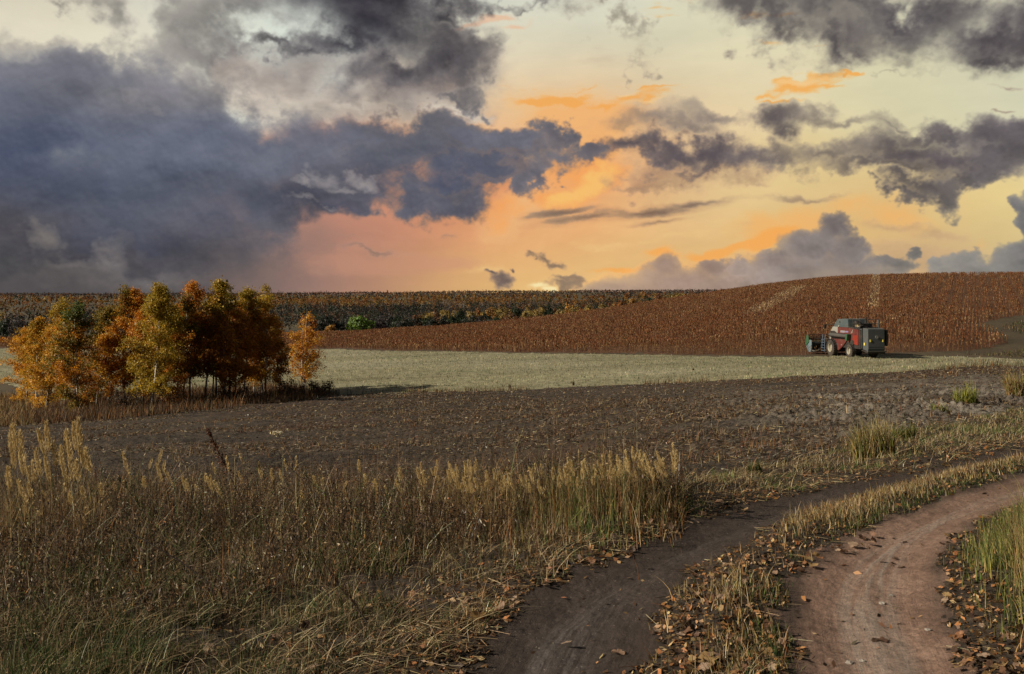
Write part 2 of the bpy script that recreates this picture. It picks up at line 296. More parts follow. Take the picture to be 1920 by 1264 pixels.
class NB:
    """small helper that wires nodes from expressions"""
    def __init__(s, tree): s.t = tree
    def node(s, typ, **kw):
        n = s.t.nodes.new(typ)
        for k, v in kw.items(): setattr(n, k, v)
        return n
    def put(s, inp, v):
        if isinstance(v, bpy.types.NodeSocket): s.t.links.new(v, inp)
        elif v is not None: inp.default_value = v
    def m(s, op, a, b=None, c=None, clamp=False):
        n = s.node('ShaderNodeMath', operation=op, use_clamp=clamp)
        for i, v in enumerate((a, b, c)):
            if v is not None: s.put(n.inputs[i], v)
        return n.outputs[0]
    def vm(s, op, a, b=None, scale=None):
        n = s.node('ShaderNodeVectorMath', operation=op)
        s.put(n.inputs[0], a)
        if b is not None: s.put(n.inputs[1], b)
        if scale is not None: s.put(n.inputs['Scale'], scale)
        return n.outputs['Value'] if op in ('LENGTH', 'DOT_PRODUCT', 'DISTANCE') else n.outputs['Vector']
    def noise(s, vec, scale, detail=6, rough=0.55, dist=0.0, col=False):
        n = s.node('ShaderNodeTexNoise', noise_dimensions='3D')
        s.put(n.inputs['Vector'], vec)
        n.inputs['Scale'].default_value = scale
        n.inputs['Detail'].default_value = detail
        n.inputs['Roughness'].default_value = rough
        n.inputs['Distortion'].default_value = dist
        return n.outputs['Color' if col else 0]
    def smooth(s, x, a, b):
        n = s.node('ShaderNodeMapRange', interpolation_type='SMOOTHSTEP')
        s.put(n.inputs['Value'], x); s.put(n.inputs['From Min'], a); s.put(n.inputs['From Max'], b)
        return n.outputs[0]
    def lin(s, x, a, b, c=0.0, d=1.0):
        n = s.node('ShaderNodeMapRange')
        s.put(n.inputs['Value'], x)
        for i, v in zip((1, 2, 3, 4), (a, b, c, d)): s.put(n.inputs[i], v)
        return n.outputs[0]
    def mix(s, f, a, b, blend='MIX'):
        n = s.node('ShaderNodeMix', data_type='RGBA', blend_type=blend)
        s.put(n.inputs[0], f); s.put(n.inputs[6], a); s.put(n.inputs[7], b)
        return n.outputs[2]
    def ramp(s, x, stops):
        n = s.node('ShaderNodeValToRGB')
        s.put(n.inputs[0], x)
        e = n.color_ramp.elements
        while len(e) < len(stops): e.new(0.5)
        for k, (p, c) in enumerate(stops):
            e[k].position = p; e[k].color = c
        return n.outputs[0]
    def attr(s, name):
        return s.node('ShaderNodeAttribute', attribute_name=name).outputs

W = NB(WT)
_tc = W.node('ShaderNodeTexCoord')
_sep = W.node('ShaderNodeSeparateXYZ'); W.put(_sep.inputs[0], W.vm('NORMALIZE', _tc.outputs['Generated']))
_az = W.m('MULTIPLY', W.m('ARCTAN2', _sep.outputs[0], _sep.outputs[1]), 180 / math.pi)      # degrees, 0 straight ahead, + right
_el = W.m('MULTIPLY', W.m('ARCSINE', _sep.outputs[2]), 180 / math.pi)                       # degrees above the horizon
_cmb = W.node('ShaderNodeCombineXYZ')
W.put(_cmb.inputs[0], W.lin(_az, AZ0, AZ1)); W.put(_cmb.inputs[1], W.lin(_el, EL0, EL1))
_tex = W.node('ShaderNodeTexImage', image=_im, extension='EXTEND', interpolation='Cubic')
W.put(_tex.inputs[0], _cmb.outputs[0])
nish = W.node('ShaderNodeTexSky', sky_type='NISHITA')
nish.sun_disc = False
nish.sun_elevation = R(SUN_EL)
nish.sun_rotation = R(SUN_AZ)
nish.altitude = 150
nish.air_density = 1.2
nish.dust_density = 1.5
_day = W.vm('SCALE', nish.outputs[0], scale=0.022)
_front = W.m('MULTIPLY', W.smooth(W.m('ABSOLUTE', _az), 80.0, 42.0), W.smooth(_el, 40.0, 22.0))
_bg = W.node('ShaderNodeBackground'); W.put(_bg.inputs[0], W.mix(_front, _day, _tex.outputs[0])); _bg.inputs[1].default_value = 2 ** -0.42
_wo = W.node('ShaderNodeOutputWorld'); W.put(_wo.inputs[0], _bg.outputs[0])
world.cycles.sampling_method = 'MANUAL'
world.cycles.sample_map_resolution = 512
# ------------------------------------------------------------------ terrain height (metres, eye at z = 0)
# profiles outward along eight bearings: (distance ahead, height)
PROF = {
    0:    [(1, -1.62), (4.5, -1.66), (8, -2.0), (12, -2.5), (20, -3.3), (35, -5.0), (52, -6.8), (70, -8.2), (100, -9.3), (200, -10.5), (260, -11.4), (400, -20), (600, -18), (900, -14), (1600, -8), (4000, 5), (9000, 8)],
    320:  [(1, -1.6), (4.5, -1.64), (8, -1.97), (14, -2.75), (30, -4.3), (52, -6.3), (68, -7.07), (100, -8.2), (200, -10), (250, -10.4), (400, -19), (600, -17), (900, -13.5), (1600, -8), (4000, 6), (9000, 9)],
    640:  [(1, -1.58), (4.5, -1.61), (8, -1.92), (11, -2.38), (16, -2.95), (35, -4.6), (68, -6.7), (110, -7.6), (170, -9.0), (228, -8.9), (300, -13), (450, -17), (700, -14), (1000, -11), (1800, -6), (4000, 9), (9000, 12)],
    960:  [(1, -1.56), (4.5, -1.58), (7, -1.63), (10, -2.15), (15, -2.7), (30, -3.85), (65, -6.13), (95, -6.8), (130, -7.45), (180, -7.2), (245, -6.6), (320, -11), (500, -15), (700, -13), (1000, -10), (1800, -5), (4000, 16), (9000, 22)],
    1300: [(1, -1.55), (4.5, -1.57), (8, -1.62), (12, -2.0), (20, -2.45), (35, -3.5), (58, -5.0), (85, -6.0), (112, -6.7), (150, -5.5), (200, -3.2), (285, -0.1), (360, -4.5), (500, -9), (900, -7), (2000, -2), (4000, 20), (9000, 28)],
    1500: [(1, -1.54), (4.5, -1.56), (9, -1.68), (13, -1.95), (22, -2.5), (40, -3.6), (54, -4.35), (80, -5.5), (107, -6.5), (150, -3.8), (200, -0.9), (260, 2.6), (300, 4.6), (350, 4.0), (500, -3), (1000, -2), (4000, 20), (9000, 28)],
    1600: [(1, -1.53), (4.5, -1.55), (9, -1.66), (14, -1.95), (25, -2.6), (51, -4.0), (75, -5.1), (105, -6.3), (150, -2.8), (200, 0.0), (260, 3.7), (300, 6.0), (350, 5.6), (500, 0), (1000, 0), (4000, 20), (9000, 28)],
    1920: [(1, -1.5), (4.5, -1.52), (9, -1.56), (11, -1.65), (16, -2.0), (25, -2.45), (42, -2.97), (70, -4.5), (110, -6.8), (150, -4.3), (200, -0.5), (250, 3.6), (290, 6.4), (350, 6.6), (500, 2), (1000, 0), (4000, 20), (9000, 28)],
}
def _pchip(xs, ys, x):
    xs, ys = np.array(xs, float), np.array(ys, float)
    h = np.diff(xs); d = np.diff(ys) / h
    m = np.zeros(len(xs)); m[0], m[-1] = d[0], d[-1]
    for i in range(1, len(xs) - 1):
        if d[i - 1] * d[i] > 0:
            w1, w2 = 2 * h[i] + h[i - 1], h[i] + 2 * h[i - 1]
            m[i] = (w1 + w2) / (w1 / d[i - 1] + w2 / d[i])
    x = np.clip(x, xs[0], xs[-1]); i = np.clip(np.searchsorted(xs, x) - 1, 0, len(h) - 1)
    t = (x - xs[i]) / h[i]
    return ((1 + 2 * t) * (1 - t) ** 2 * ys[i] + t * (1 - t) ** 2 * h[i] * m[i] + t * t * (3 - 2 * t) * ys[i + 1] + t * t * (t - 1) * h[i] * m[i + 1])
LR0, LR1, NLR, NAZ = math.log(0.25), math.log(12000.0), 1400, 361
AZM = 45.0
def _build_table():
    lr = np.linspace(LR0, LR1, NLR)
    azs, cols = [], []
    for px in sorted(PROF):
        a = math.atan((px - HX) / F)
        azs.append(math.degrees(a))
        rr = [math.log(max(d, 0.3) / math.cos(a)) for d, z in PROF[px]]
        cols.append(_pchip(rr, [z for d, z in PROF[px]], lr))
    cols = [cols[0]] + cols + [cols[-1]]
    azs = [-AZM] + azs + [AZM]
    cols = np.array(cols)
    g = np.linspace(-AZM, AZM, NAZ)
    T = np.zeros((NAZ, NLR))
    for k in range(NLR):
        T[:, k] = _pchip(azs, cols[:, k], g)
    ker = np.exp(-0.5 * (np.arange(-24, 25) / 10.0) ** 2); ker /= ker.sum()
    P = np.concatenate([np.repeat(T[:1], 24, 0), T, np.repeat(T[-1:], 24, 0)])
    T = np.array([np.convolve(P[:, k], ker, 'valid') for k in range(NLR)]).T
    return T
TAB = _build_table()
def base_h(x, y):
    x = np.asarray(x, float); y = np.asarray(y, float)
    r = np.hypot(x, y); a = np.degrees(np.arctan2(x, y))
    aa = np.abs(a)
    a = np.sign(a) * np.where(aa < AZM, aa, AZM * (180 - aa) / (180 - AZM))
    return sample(TAB, (a + AZM) / (2 * AZM) * (NAZ - 1), (np.log(np.maximum(r, 0.26)) - LR0) / (LR1 - LR0) * (NLR - 1))
def ray(px, D):
    """ground point at distance D ahead under the bearing of photo column px"""
    x = (px - HX) / F * D
    return x, D
_pd = np.exp(np.linspace(math.log(1.5), math.log(6000), 6000))
def pick(px, py, dmin=2.0):
    """where the line of sight through a photo pixel first meets the ground"""
    x = (px - HX) / F * _pd
    z = base_h(x, _pd)
    row = HY - F * z / _pd
    ok = np.nonzero((row <= py) & (_pd > dmin))[0]
    i = ok[0] if len(ok) else len(_pd) - 1
    return np.array([x[i], _pd[i]])
def picks(l, dmin=2.0): return np.array([pick(a, b, dmin) for a, b in l])

def inside(x, y, poly):
    c = np.zeros(np.shape(x), bool)
    n = len(poly)
    for i in range(n):
        x1, y1 = poly[i]; x2, y2 = poly[(i + 1) % n]
        if y1 == y2: continue
        k = ((y1 > y) != (y2 > y)) & (x < (x2 - x1) * (y - y1) / (y2 - y1) + x1)
        c ^= k
    return c
def edge_dist(x, y, poly, closed=True):
    d = np.full(np.shape(x), 1e9)
    n = len(poly)
    for i in range(n if closed else n - 1):
        x1, y1 = poly[i]; x2, y2 = poly[(i + 1) % n]
        ex, ey = x2 - x1, y2 - y1
        t = np.clip(((x - x1) * ex + (y - y1) * ey) / (ex * ex + ey * ey + 1e-12), 0, 1)
        d = np.minimum(d, np.hypot(x - x1 - t * ex, y - y1 - t * ey))
    return d

# outlines on the ground
RUT_A_L = picks([(850, 1264), (905, 1190), (960, 1140), (1060, 1080), (1140, 1045), (1250, 1000), (1330, 970), (1400, 945), (1500, 922), (1600, 902), (1700, 884), (1800, 862), (1920, 835), (2060, 805)])
RUT_A_R = picks([(1190, 1264), (1215, 1190), (1245, 1120), (1290, 1070), (1340, 1040), (1400, 1008), (1440, 985), (1500, 960), (1560, 940), (1650, 914), (1750, 889), (1850, 866), (1920, 850), (2060, 820)])
RUT_B_L = picks([(1490, 1264), (1480, 1200), (1476, 1120), (1500, 1065), (1540, 1030), (1600, 994), (1680, 960), (1760, 930), (1840, 905), (1920, 880), (2060, 845)])
RUT_B_R = picks([(1855, 1264), (1830, 1215), (1795, 1165), (1768, 1110), (1762, 1060), (1772, 1022), (1795, 998), (1845, 968), (1920, 938), (2060, 890)])
def _ext(p):
    d = p[0] - p[1]; d = d / np.linalg.norm(d)
    e = p[-1] - p[-2]; e = e / np.linalg.norm(e)
    return np.vstack([p[0] + d * 8, p[0] + d * 3, p, p[-1] + e * 4, p[-1] + e * 14])
def _back(l, r):
    """carry both sides of a wheel track on behind the camera"""
    L, R_ = _ext(l), _ext(r)
    L[0] = l[0] + (-0.9, -9); R_[0] = r[0] + (-0.6, -9)
    L[1] = l[0] + (-0.3, -3); R_[1] = r[0] + (-0.15, -3)
    return np.vstack([L, R_[::-1]])
RUT_A = _back(RUT_A_L, RUT_A_R)
RUT_B = _back(RUT_B_L, RUT_B_R)
PL_NEAR = picks([(-260, 905), (0, 905), (200, 912), (400, 935), (600, 935), (760, 925), (860, 915), (1000, 918), (1150, 915), (1290, 908), (1380, 886), (1480, 862), (1600, 838), (1720, 812), (1820, 788), (1920, 766), (2200, 715)])
PL_FAR = picks([(2200, 676), (1920, 688), (1700, 697), (1500, 706), (1300, 717), (1100, 724), (960, 732), (800, 735), (640, 741), (560, 752), (400, 767), (200, 786), (0, 800), (-260, 818)])
PLOUGH = np.vstack([PL_NEAR, PL_FAR])
ST_NEAR = picks([(-260, 720), (0, 712), (70, 742), (300, 736), (540, 724), (600, 732), (640, 740.6)])
ST_FAR = picks([(2200, 672), (1930, 674), (1880, 671.5), (1750, 667.5), (1660, 666), (1500, 669.5), (1300, 667.5), (960, 662.5), (640, 655), (0, 653.5), (-260, 653.5)])
STUBBLE = np.vstack([ST_NEAR, PL_FAR[:9][::-1] + (0, 0.02), ST_FAR])
CR_FRONT = picks([(-300, 651.5), (0, 651.5), (640, 653), (960, 660), (1300, 665), (1500, 666.5), (1600, 663.5), (1700, 660.5), (1800, 658), (1850, 653), (1888, 643), (1878, 631), (1856, 622), (1832, 613), (1826, 609), (1850, 603), (1880, 597), (1920, 590), (2010, 582), (2300, 575)])
CROP = np.vstack([CR_FRONT, [(260, 235), (262, 330), (60, 345), (0, 300), (-50, 285), (-180, 300), (-260, 300)]])

# noise at scattered points
_nz = [np.pad(fbm_grid((1024, 1024), (8, 8), 7, 0.55, 70 + k), ((0, 2), (0, 2)), 'wrap') for k in range(3)]
def wn(x, y, size, k=0):
    """fractal noise with largest features about size/8 ... size metres"""
    s = 1024.0 / size
    xx = np.mod(np.asarray(x) * s, 1024.0); yy = np.mod(np.asarray(y) * s, 1024.0)
    return sample(_nz[k], yy, xx)

def zones(x, y):
    j = np.minimum(np.hypot(x, y) * 0.012, 1.2)
    jx = x + j * 0.4 * wn(x, y, 9, 0) * 0.6; jy = y + j * 0.4 * wn(x, y, 9, 1) * 0.6
    near = np.hypot(x, y) < 80
    z = np.zeros(np.shape(x), np.int8)
    q = inside(jx, jy, PLOUGH); z[q] = 1
    q = inside(jx, jy, STUBBLE) & (z == 0); z[q] = 2
    q = inside(jx, jy, CROP); z[q] = 3
    ex = x + 0.05 * wn(x, y, 1.6, 0); ey = y + 0.05 * wn(x, y, 1.6, 1)
    q = inside(ex, ey, RUT_A); z[q] = 4
    q = inside(ex, ey, RUT_B); z[q] = 5
    return z

def rut_depth(x, y):
    out = np.zeros(np.shape(x))
    m = np.hypot(x, y) < 40
    for P in (RUT_A, RUT_B):
        xs, ys = x[m], y[m]
        d = edge_dist(xs, ys, P); s = np.where(inside(xs, ys, P), d, -d)
        dep = sstep(s, -0.30, 0.30)
        out[m] -= 0.06 * dep
        # shallow tyre grooves along the track and a crown of trodden soil
        out[m] += 0.006 * np.cos(np.clip(s, 0, 2) * 15.0) * sstep(s, 0.1, 0.3)
    return out

def ground_h(x, y, fine=True):
    x = np.asarray(x, float); y = np.asarray(y, float)
    h = base_h(x, y)
    r = np.hypot(x, y)
    z = zones(x, y)
    h = h + rut_depth(x, y)
    if fine:
        g = (z == 0) | (z >= 4)
        m = g & (r < 90)
        tr = np.ones(len(h) if h.ndim else 1)
        mm = m & (r < 40)
        sd = np.minimum(*[np.where(inside(x[mm], y[mm], P), 0.0, edge_dist(x[mm], y[mm], P)) for P in (RUT_A, RUT_B)])
        tr[mm] = sstep(sd, 0.0, 0.5)
        h[m] += tr[m] * (0.03 * wn(x[m], y[m], 7, 0) + 0.012 * wn(x[m], y[m], 1.1, 1)) + 0.004 * wn(x[m], y[m], 0.9, 1) + 0.002 * wn(x[m], y[m], 0.25, 2)
        d = np.zeros_like(h); p = z == 1
        e = edge_dist(x[p], y[p], PLOUGH)
        big = wn(x[p], y[p], 6.0, 1); cl = wn(x[p], y[p] * 1.6, 1.4, 2); fi = wn(x[p], y[p] * 1.8, 0.5, 0)
        right = sstep(x[p], 2.0, 9.0) * sstep(y[p], 40, 14)
        d[p] = sstep(e, 0.0, 0.8) * (0.035 * big + (0.014 + 0.06 * right) * np.abs(cl) + (0.010 + 0.02 * right) * fi)
        h = h + d
        s2 = z == 2
        h = h + np.where(s2, 0.05 * wn(x, y, 6, 1), 0)
        far = z == 3
        h = h + np.where(far, 0.12 * wn(x, y, 30, 1), 0)
    return h

# ------------------------------------------------------------------ mesh helpers
def mesh_from(name, verts, quads=None, tris=None, mat=None, attrs=None, cols=None, smooth=False, parent=None, link=True):
    me = bpy.data.meshes.new(name)
    verts = np.asarray(verts, np.float32).reshape(-1, 3)
    me.vertices.add(len(verts)); me.vertices.foreach_set('co', verts.ravel())
    nq = 0 if quads is None else len(quads); nt = 0 if tris is None else len(tris)
    li = []
    if nq: li.append(np.asarray(quads, np.int32).ravel())
    if nt: li.append(np.asarray(tris, np.int32).ravel())
    li = np.concatenate(li) if li else np.zeros(0, np.int32)
    me.loops.add(len(li)); me.loops.foreach_set('vertex_index', li)
    st = np.concatenate([np.arange(nq) * 4, nq * 4 + np.arange(nt) * 3]).astype(np.int32)
    me.polygons.add(nq + nt); me.polygons.foreach_set('loop_start', st)
    if smooth: me.polygons.foreach_set('use_smooth', np.ones(nq + nt, bool))
    if attrs:
        for k, v in attrs.items():
            a = me.attributes.new(k, 'FLOAT', 'POINT'); a.data.foreach_set('value', np.asarray(v, np.float32))
    if cols is not None:
        a = me.color_attributes.new('tint', 'FLOAT_COLOR', 'POINT')
        c = np.ones((len(verts), 4), np.float32); c[:, :3] = cols
        a.data.foreach_set('color', c.ravel())
    me.update(calc_edges=True)
    if mat is not None: me.materials.append(mat)
    o = bpy.data.objects.new(name, me)
    if link: COL.objects.link(o)
    if parent is not None: o.parent = parent
    return o
def tag(o, label=None, cat=None, group=None, kind=None):
    if label: o['label'] = label
    if cat: o['category'] = cat
    if group: o['group'] = group
    if kind: o['kind'] = kind
    return o
def empty(name, loc, rz=0.0, label=None, cat=None, group=None):
    o = bpy.data.objects.new(name, None)
    o.location = loc; o.rotation_euler = (0, 0, rz); o.empty_display_size = 0.2
    COL.objects.link(o)
    return tag(o, label, cat, group)

def mat(name):
    m = bpy.data.materials.new(name); m.use_nodes = True
    t = m.node_tree
    for n in list(t.nodes): t.nodes.remove(n)
    nb = NB(t)
    b = nb.node('ShaderNodeBsdfPrincipled'); o = nb.node('ShaderNodeOutputMaterial')
    t.links.new(b.outputs[0], o.inputs[0])
    b.inputs['Roughness'].default_value = 0.85
    b.inputs['Specular IOR Level'].default_value = 0.25
    return m, nb, b
def bump(nb, b, h, strength, dist):
    n = nb.node('ShaderNodeBump'); n.inputs['Strength'].default_value = strength; n.inputs['Distance'].default_value = dist
    nb.put(n.inputs['Height'], h); nb.put(b.inputs['Normal'], n.outputs[0])
def pos(nb): return nb.node('ShaderNodeNewGeometry').outputs['Position']

# ------------------------------------------------------------------ ground materials
def make_ground_mats():
    M = {}
    # verge / rough grassland soil
    m, nb, b = mat('verge_soil')
    p = pos(nb)
    a = nb.noise(p, 0.9, 8, 0.65); c = nb.noise(p, 14.0, 6, 0.7)
    col = nb.ramp(c, [(0.30, (0.012, 0.009, 0.007, 1)), (0.5, (0.028, 0.020, 0.014, 1)), (0.74, (0.085, 0.062, 0.040, 1))])
    col = nb.mix(nb.m('MULTIPLY', nb.smooth(a, 0.5, 0.7), 0.6), col, (0.055, 0.042, 0.024, 1))
    far = nb.node('ShaderNodeVectorMath', operation='LENGTH'); nb.put(far.inputs[0], p)
    fa = nb.smooth(far.outputs['Value'], 45, 70)
    big = nb.noise(p, 0.12, 6, 0.6)
    farc = nb.ramp(big, [(0.3, (0.045, 0.034, 0.018, 1)), (0.5, (0.085, 0.062, 0.030, 1)), (0.7, (0.13, 0.088, 0.042, 1))])
    col = nb.mix(fa, col, nb.mix(0.5, farc, col))
    fo = nb.smooth(far.outputs['Value'], 320, 420)
    wd = nb.ramp(nb.noise(p, 0.02, 6, 0.65), [(0.3, (0.020, 0.022, 0.016, 1)), (0.5, (0.05, 0.042, 0.026, 1)), (0.7, (0.11, 0.08, 0.036, 1))])
    col = nb.mix(fo, col, wd)
    nb.put(b.inputs['Base Color'], col); bump(nb, b, c, 0.7, 0.03)
    M[0] = m
    # ploughed soil
    m, nb, b = mat('ploughed_soil')
    p = pos(nb)
    mp = nb.node('ShaderNodeMapping'); nb.put(mp.inputs[0], p); mp.inputs['Rotation'].default_value = (0, 0, R(14)); mp.inputs['Scale'].default_value = (1.0, 2.6, 1.0)
    c = nb.noise(mp.outputs[0], 4.0, 10, 0.74); lo = nb.noise(mp.outputs[0], 0.22, 5, 0.6); st = nb.noise(mp.outputs[0], 16, 7, 0.75)
    col = nb.ramp(c, [(0.30, (0.010, 0.0075, 0.0055, 1)), (0.47, (0.029, 0.0200, 0.0130, 1)), (0.6, (0.062, 0.044, 0.028, 1)), (0.78, (0.15, 0.115, 0.075, 1))])
    col = nb.mix(nb.m('MULTIPLY', nb.smooth(st, 0.56, 0.74), nb.smooth(lo, 0.38, 0.62)), col, (0.17, 0.145, 0.105, 1))
    mf = nb.node('ShaderNodeMapping'); nb.put(mf.inputs[0], p); mf.inputs['Rotation'].default_value = (0, 0, R(-12)); mf.inputs['Scale'].default_value = (0.8, 5.0, 1.0)
    fib = nb.noise(mf.outputs[0], 5.0, 10, 0.8); band = nb.noise(mf.outputs[0], 0.12, 6, 0.65)
    col = nb.mix(nb.m('MULTIPLY', nb.smooth(fib, 0.50, 0.66), nb.lin(band, 0.35, 0.65, 0.15, 0.95)), col, (0.150, 0.115, 0.075, 1))
    col = nb.mix(nb.smooth(band, 0.52, 0.36), col, nb.mix(0.65, col, (0.012, 0.009, 0.007, 1)))  # broad dark bands put soft shadows into the soil colour
    red = nb.smooth(nb.noise(p, 0.10, 4, 0.6), 0.52, 0.68)
    col = nb.mix(nb.m('MULTIPLY', red, 0.45), col, (0.060, 0.028, 0.017, 1))
    dry = nb.m('MULTIPLY', nb.attr('dry')[2], nb.smooth(c, 0.36, 0.56))
    col = nb.mix(nb.m('MULTIPLY', dry, 0.9), col, (0.21, 0.185, 0.15, 1))
    nb.put(b.inputs['Base Color'], col); bump(nb, b, c, 0.9, 0.06)
    M[1] = m
    # stubble
    m, nb, b = mat('stubble_straw')
    p = pos(nb)
    mp = nb.node('ShaderNodeMapping'); nb.put(mp.inputs[0], p); mp.inputs['Rotation'].default_value = (0, 0, R(-14)); mp.inputs['Scale'].default_value = (0.35, 1.9, 1.0)
    mp2 = nb.node('ShaderNodeMapping'); nb.put(mp2.inputs[0], p); mp2.inputs['Rotation'].default_value = (0, 0, R(-22)); mp2.inputs['Scale'].default_value = (0.10, 0.9, 1.0)
    f = nb.noise(mp.outputs[0], 2.2, 8, 0.72); lanes = nb.noise(mp2.outputs[0], 0.32, 5, 0.6); lo = nb.noise(p, 0.035, 4, 0.55)
    col = nb.ramp(f, [(0.28, (0.095, 0.085, 0.043, 1)), (0.5, (0.18, 0.168, 0.098, 1)), (0.72, (0.29, 0.275, 0.175, 1))])
    col = nb.mix(nb.m('MULTIPLY', nb.smooth(lanes, 0.52, 0.64), 0.6), col, (0.105, 0.088, 0.045, 1))
    col = nb.mix(nb.m('MULTIPLY', nb.smooth(nb.noise(mp2.outputs[0], 0.5, 4, 0.6), 0.58, 0.70), 0.65), col, (0.075, 0.105, 0.040, 1))
    col = nb.mix(nb.m('MULTIPLY', nb.smooth(lo, 0.45, 0.65), 0.5), col, (0.27, 0.25, 0.175, 1))
    nb.put(b.inputs['Base Color'], col); bump(nb, b, f, 0.5, 0.06)
    M[2] = m
    # soil and litter under the crop
    m, nb, b = mat('crop_soil')
    p = pos(nb)
    c = nb.noise(p, 2.0, 8, 0.7); lo = nb.noise(p, 0.05, 5, 0.6)
    col = nb.ramp(c, [(0.3, (0.035, 0.017, 0.009, 1)), (0.55, (0.085, 0.036, 0.015, 1)), (0.75, (0.17, 0.09, 0.04, 1))])
    nb.put(b.inputs['Base Color'], col); bump(nb, b, c, 0.6, 0.1)
    M[3] = m
    # the two wheel tracks: packed earth, greyer where the tyres polish it
    for k, dark, mid, pale, grey in ((4, (0.020, 0.014, 0.011, 1), (0.042, 0.030, 0.025, 1), (0.068, 0.050, 0.042, 1), (0.095, 0.082, 0.078, 1)),
                                     (5, (0.105, 0.062, 0.045, 1), (0.185, 0.115, 0.084, 1), (0.26, 0.170, 0.127, 1), (0.26, 0.215, 0.18, 1))):
        m, nb, b = mat('packed_earth_dark' if k == 4 else 'packed_earth_red')
        p = pos(nb)
        e = nb.attr('edge')[2]
        c = nb.noise(p, 9.0, 9, 0.66); lo = nb.noise(p, 1.1, 5, 0.6)
        al = nb.attr('along')[2]
        cx = nb.node('ShaderNodeCombineXYZ'); nb.put(cx.inputs[0], nb.m('MULTIPLY', e, 22.0)); nb.put(cx.inputs[1], nb.m('MULTIPLY', al, 1.2))
        streak = nb.noise(cx.outputs[0], 1.0, 6, 0.65)
        col = nb.ramp(nb.m('ADD', nb.m('MULTIPLY', c, 0.6), nb.m('MULTIPLY', lo, 0.4)), [(0.32, dark), (0.5, mid), (0.66, pale)])
        tyre = nb.m('MULTIPLY', nb.smooth(e, 0.16, 0.34), nb.smooth(streak, 0.40, 0.62))
        col = nb.mix(nb.m('MULTIPLY', tyre, 0.75), col, grey)
        grit = nb.noise(p, 38.0, 8, 0.78)
        col = nb.mix(1.0, col, nb.ramp(grit, [(0.3, (0.55, 0.55, 0.55, 1)), (0.5, (1, 1, 1, 1)), (0.7, (1.45, 1.4, 1.35, 1))]), 'MULTIPLY')
        peb = nb.noise(p, 60.0, 3, 0.6)
        col = nb.mix(nb.smooth(peb, 0.66, 0.74), col, (0.30, 0.26, 0.22, 1))
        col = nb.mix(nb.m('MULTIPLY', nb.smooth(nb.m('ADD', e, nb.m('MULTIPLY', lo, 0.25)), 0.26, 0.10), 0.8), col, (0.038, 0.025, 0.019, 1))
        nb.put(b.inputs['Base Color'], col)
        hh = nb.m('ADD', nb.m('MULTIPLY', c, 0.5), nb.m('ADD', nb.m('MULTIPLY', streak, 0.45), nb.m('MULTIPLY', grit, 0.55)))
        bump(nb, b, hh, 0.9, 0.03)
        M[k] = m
    return M
GM = make_ground_mats()

# ------------------------------------------------------------------ the ground: one polar sheet to the horizon, cut along the field and track edges
def build_ground():
    fine = np.arange(-31.0, 31.0001, 0.085)
    azs = np.concatenate([np.arange(-180, -40, 5.0), np.arange(-40, -31.05, 0.6), fine, np.arange(31.5, 40, 0.6), np.arange(40, 179, 5.0)])
    lr = [math.log(0.3)]
    while math.exp(lr[-1]) < 11500:
        r = math.exp(lr[-1])
        lr.append(lr[-1] + (0.06 if r < 2.5 else 0.006 if r < 4 else 0.0048 if r < 110 else 0.0075 if r < 340 else 0.035))
    lr = np.array(lr); nr, na = len(lr), len(azs)
    A, L = np.meshgrid(np.radians(azs), lr, indexing='ij')
    x = (np.sin(A) * np.exp(L)).ravel(); y = (np.cos(A) * np.exp(L)).ravel()
    h = ground_h(x, y)
    V = np.stack([x, y, h], 1)
    i, k = np.meshgrid(np.arange(na), np.arange(nr - 1), indexing='ij')
    i2 = (i + 1) % na
    q = np.stack([i * nr + k, i * nr + k + 1, i2 * nr + k + 1, i2 * nr + k], -1).reshape(-1, 4)
    q = q[:, ::-1]
    cx = x[q].mean(1); cy = y[q].mean(1)
    zf = zones(cx, cy)
    # centre fan under the tripod
    names = {0: 'ground', 1: 'ploughed_field', 2: 'stubble_field', 3: 'hill', 4: 'dirt_road', 5: 'dirt_road'}
    for z in range(6):
        f = q[zf == z]
        ids, inv = np.unique(f.ravel(), return_inverse=True)
        vv = V[ids]; tri = None
        attrs = None
        if z in (4, 5):
            e = edge_dist(vv[:, 0], vv[:, 1], RUT_A if z == 4 else RUT_B)
            attrs = {'edge': e, 'along': np.hypot(vv[:, 0] + 30, vv[:, 1])}
        if z == 1:
            X_, Y_ = vv[:, 0], vv[:, 1]
            attrs = {'dry': sstep(X_ - 0.10 * Y_, 0.5, 6.0) * sstep(Y_ + 2.0 * wn(X_, Y_, 12, 1), 46, 20) * np.clip(0.75 + 0.3 * wn(X_, Y_, 8, 2), 0.2, 1)}
        f = inv.reshape(-1, 4)
        if z == 0:
            c = len(vv); vv = np.vstack([vv, [(0, 0, -1.6)]])
            ring = {int(v): n for n, v in enumerate(ids)}
            r0 = [ring[a * nr] for a in range(na) if a * nr in ring]
            tri = np.array([(c, r0[(a + 1) % len(r0)], r0[a]) for a in range(len(r0))])
        o = mesh_from(names[z], vv, f, tri, GM[z], attrs, smooth=True)
        tag(o, kind='structure')
build_ground()
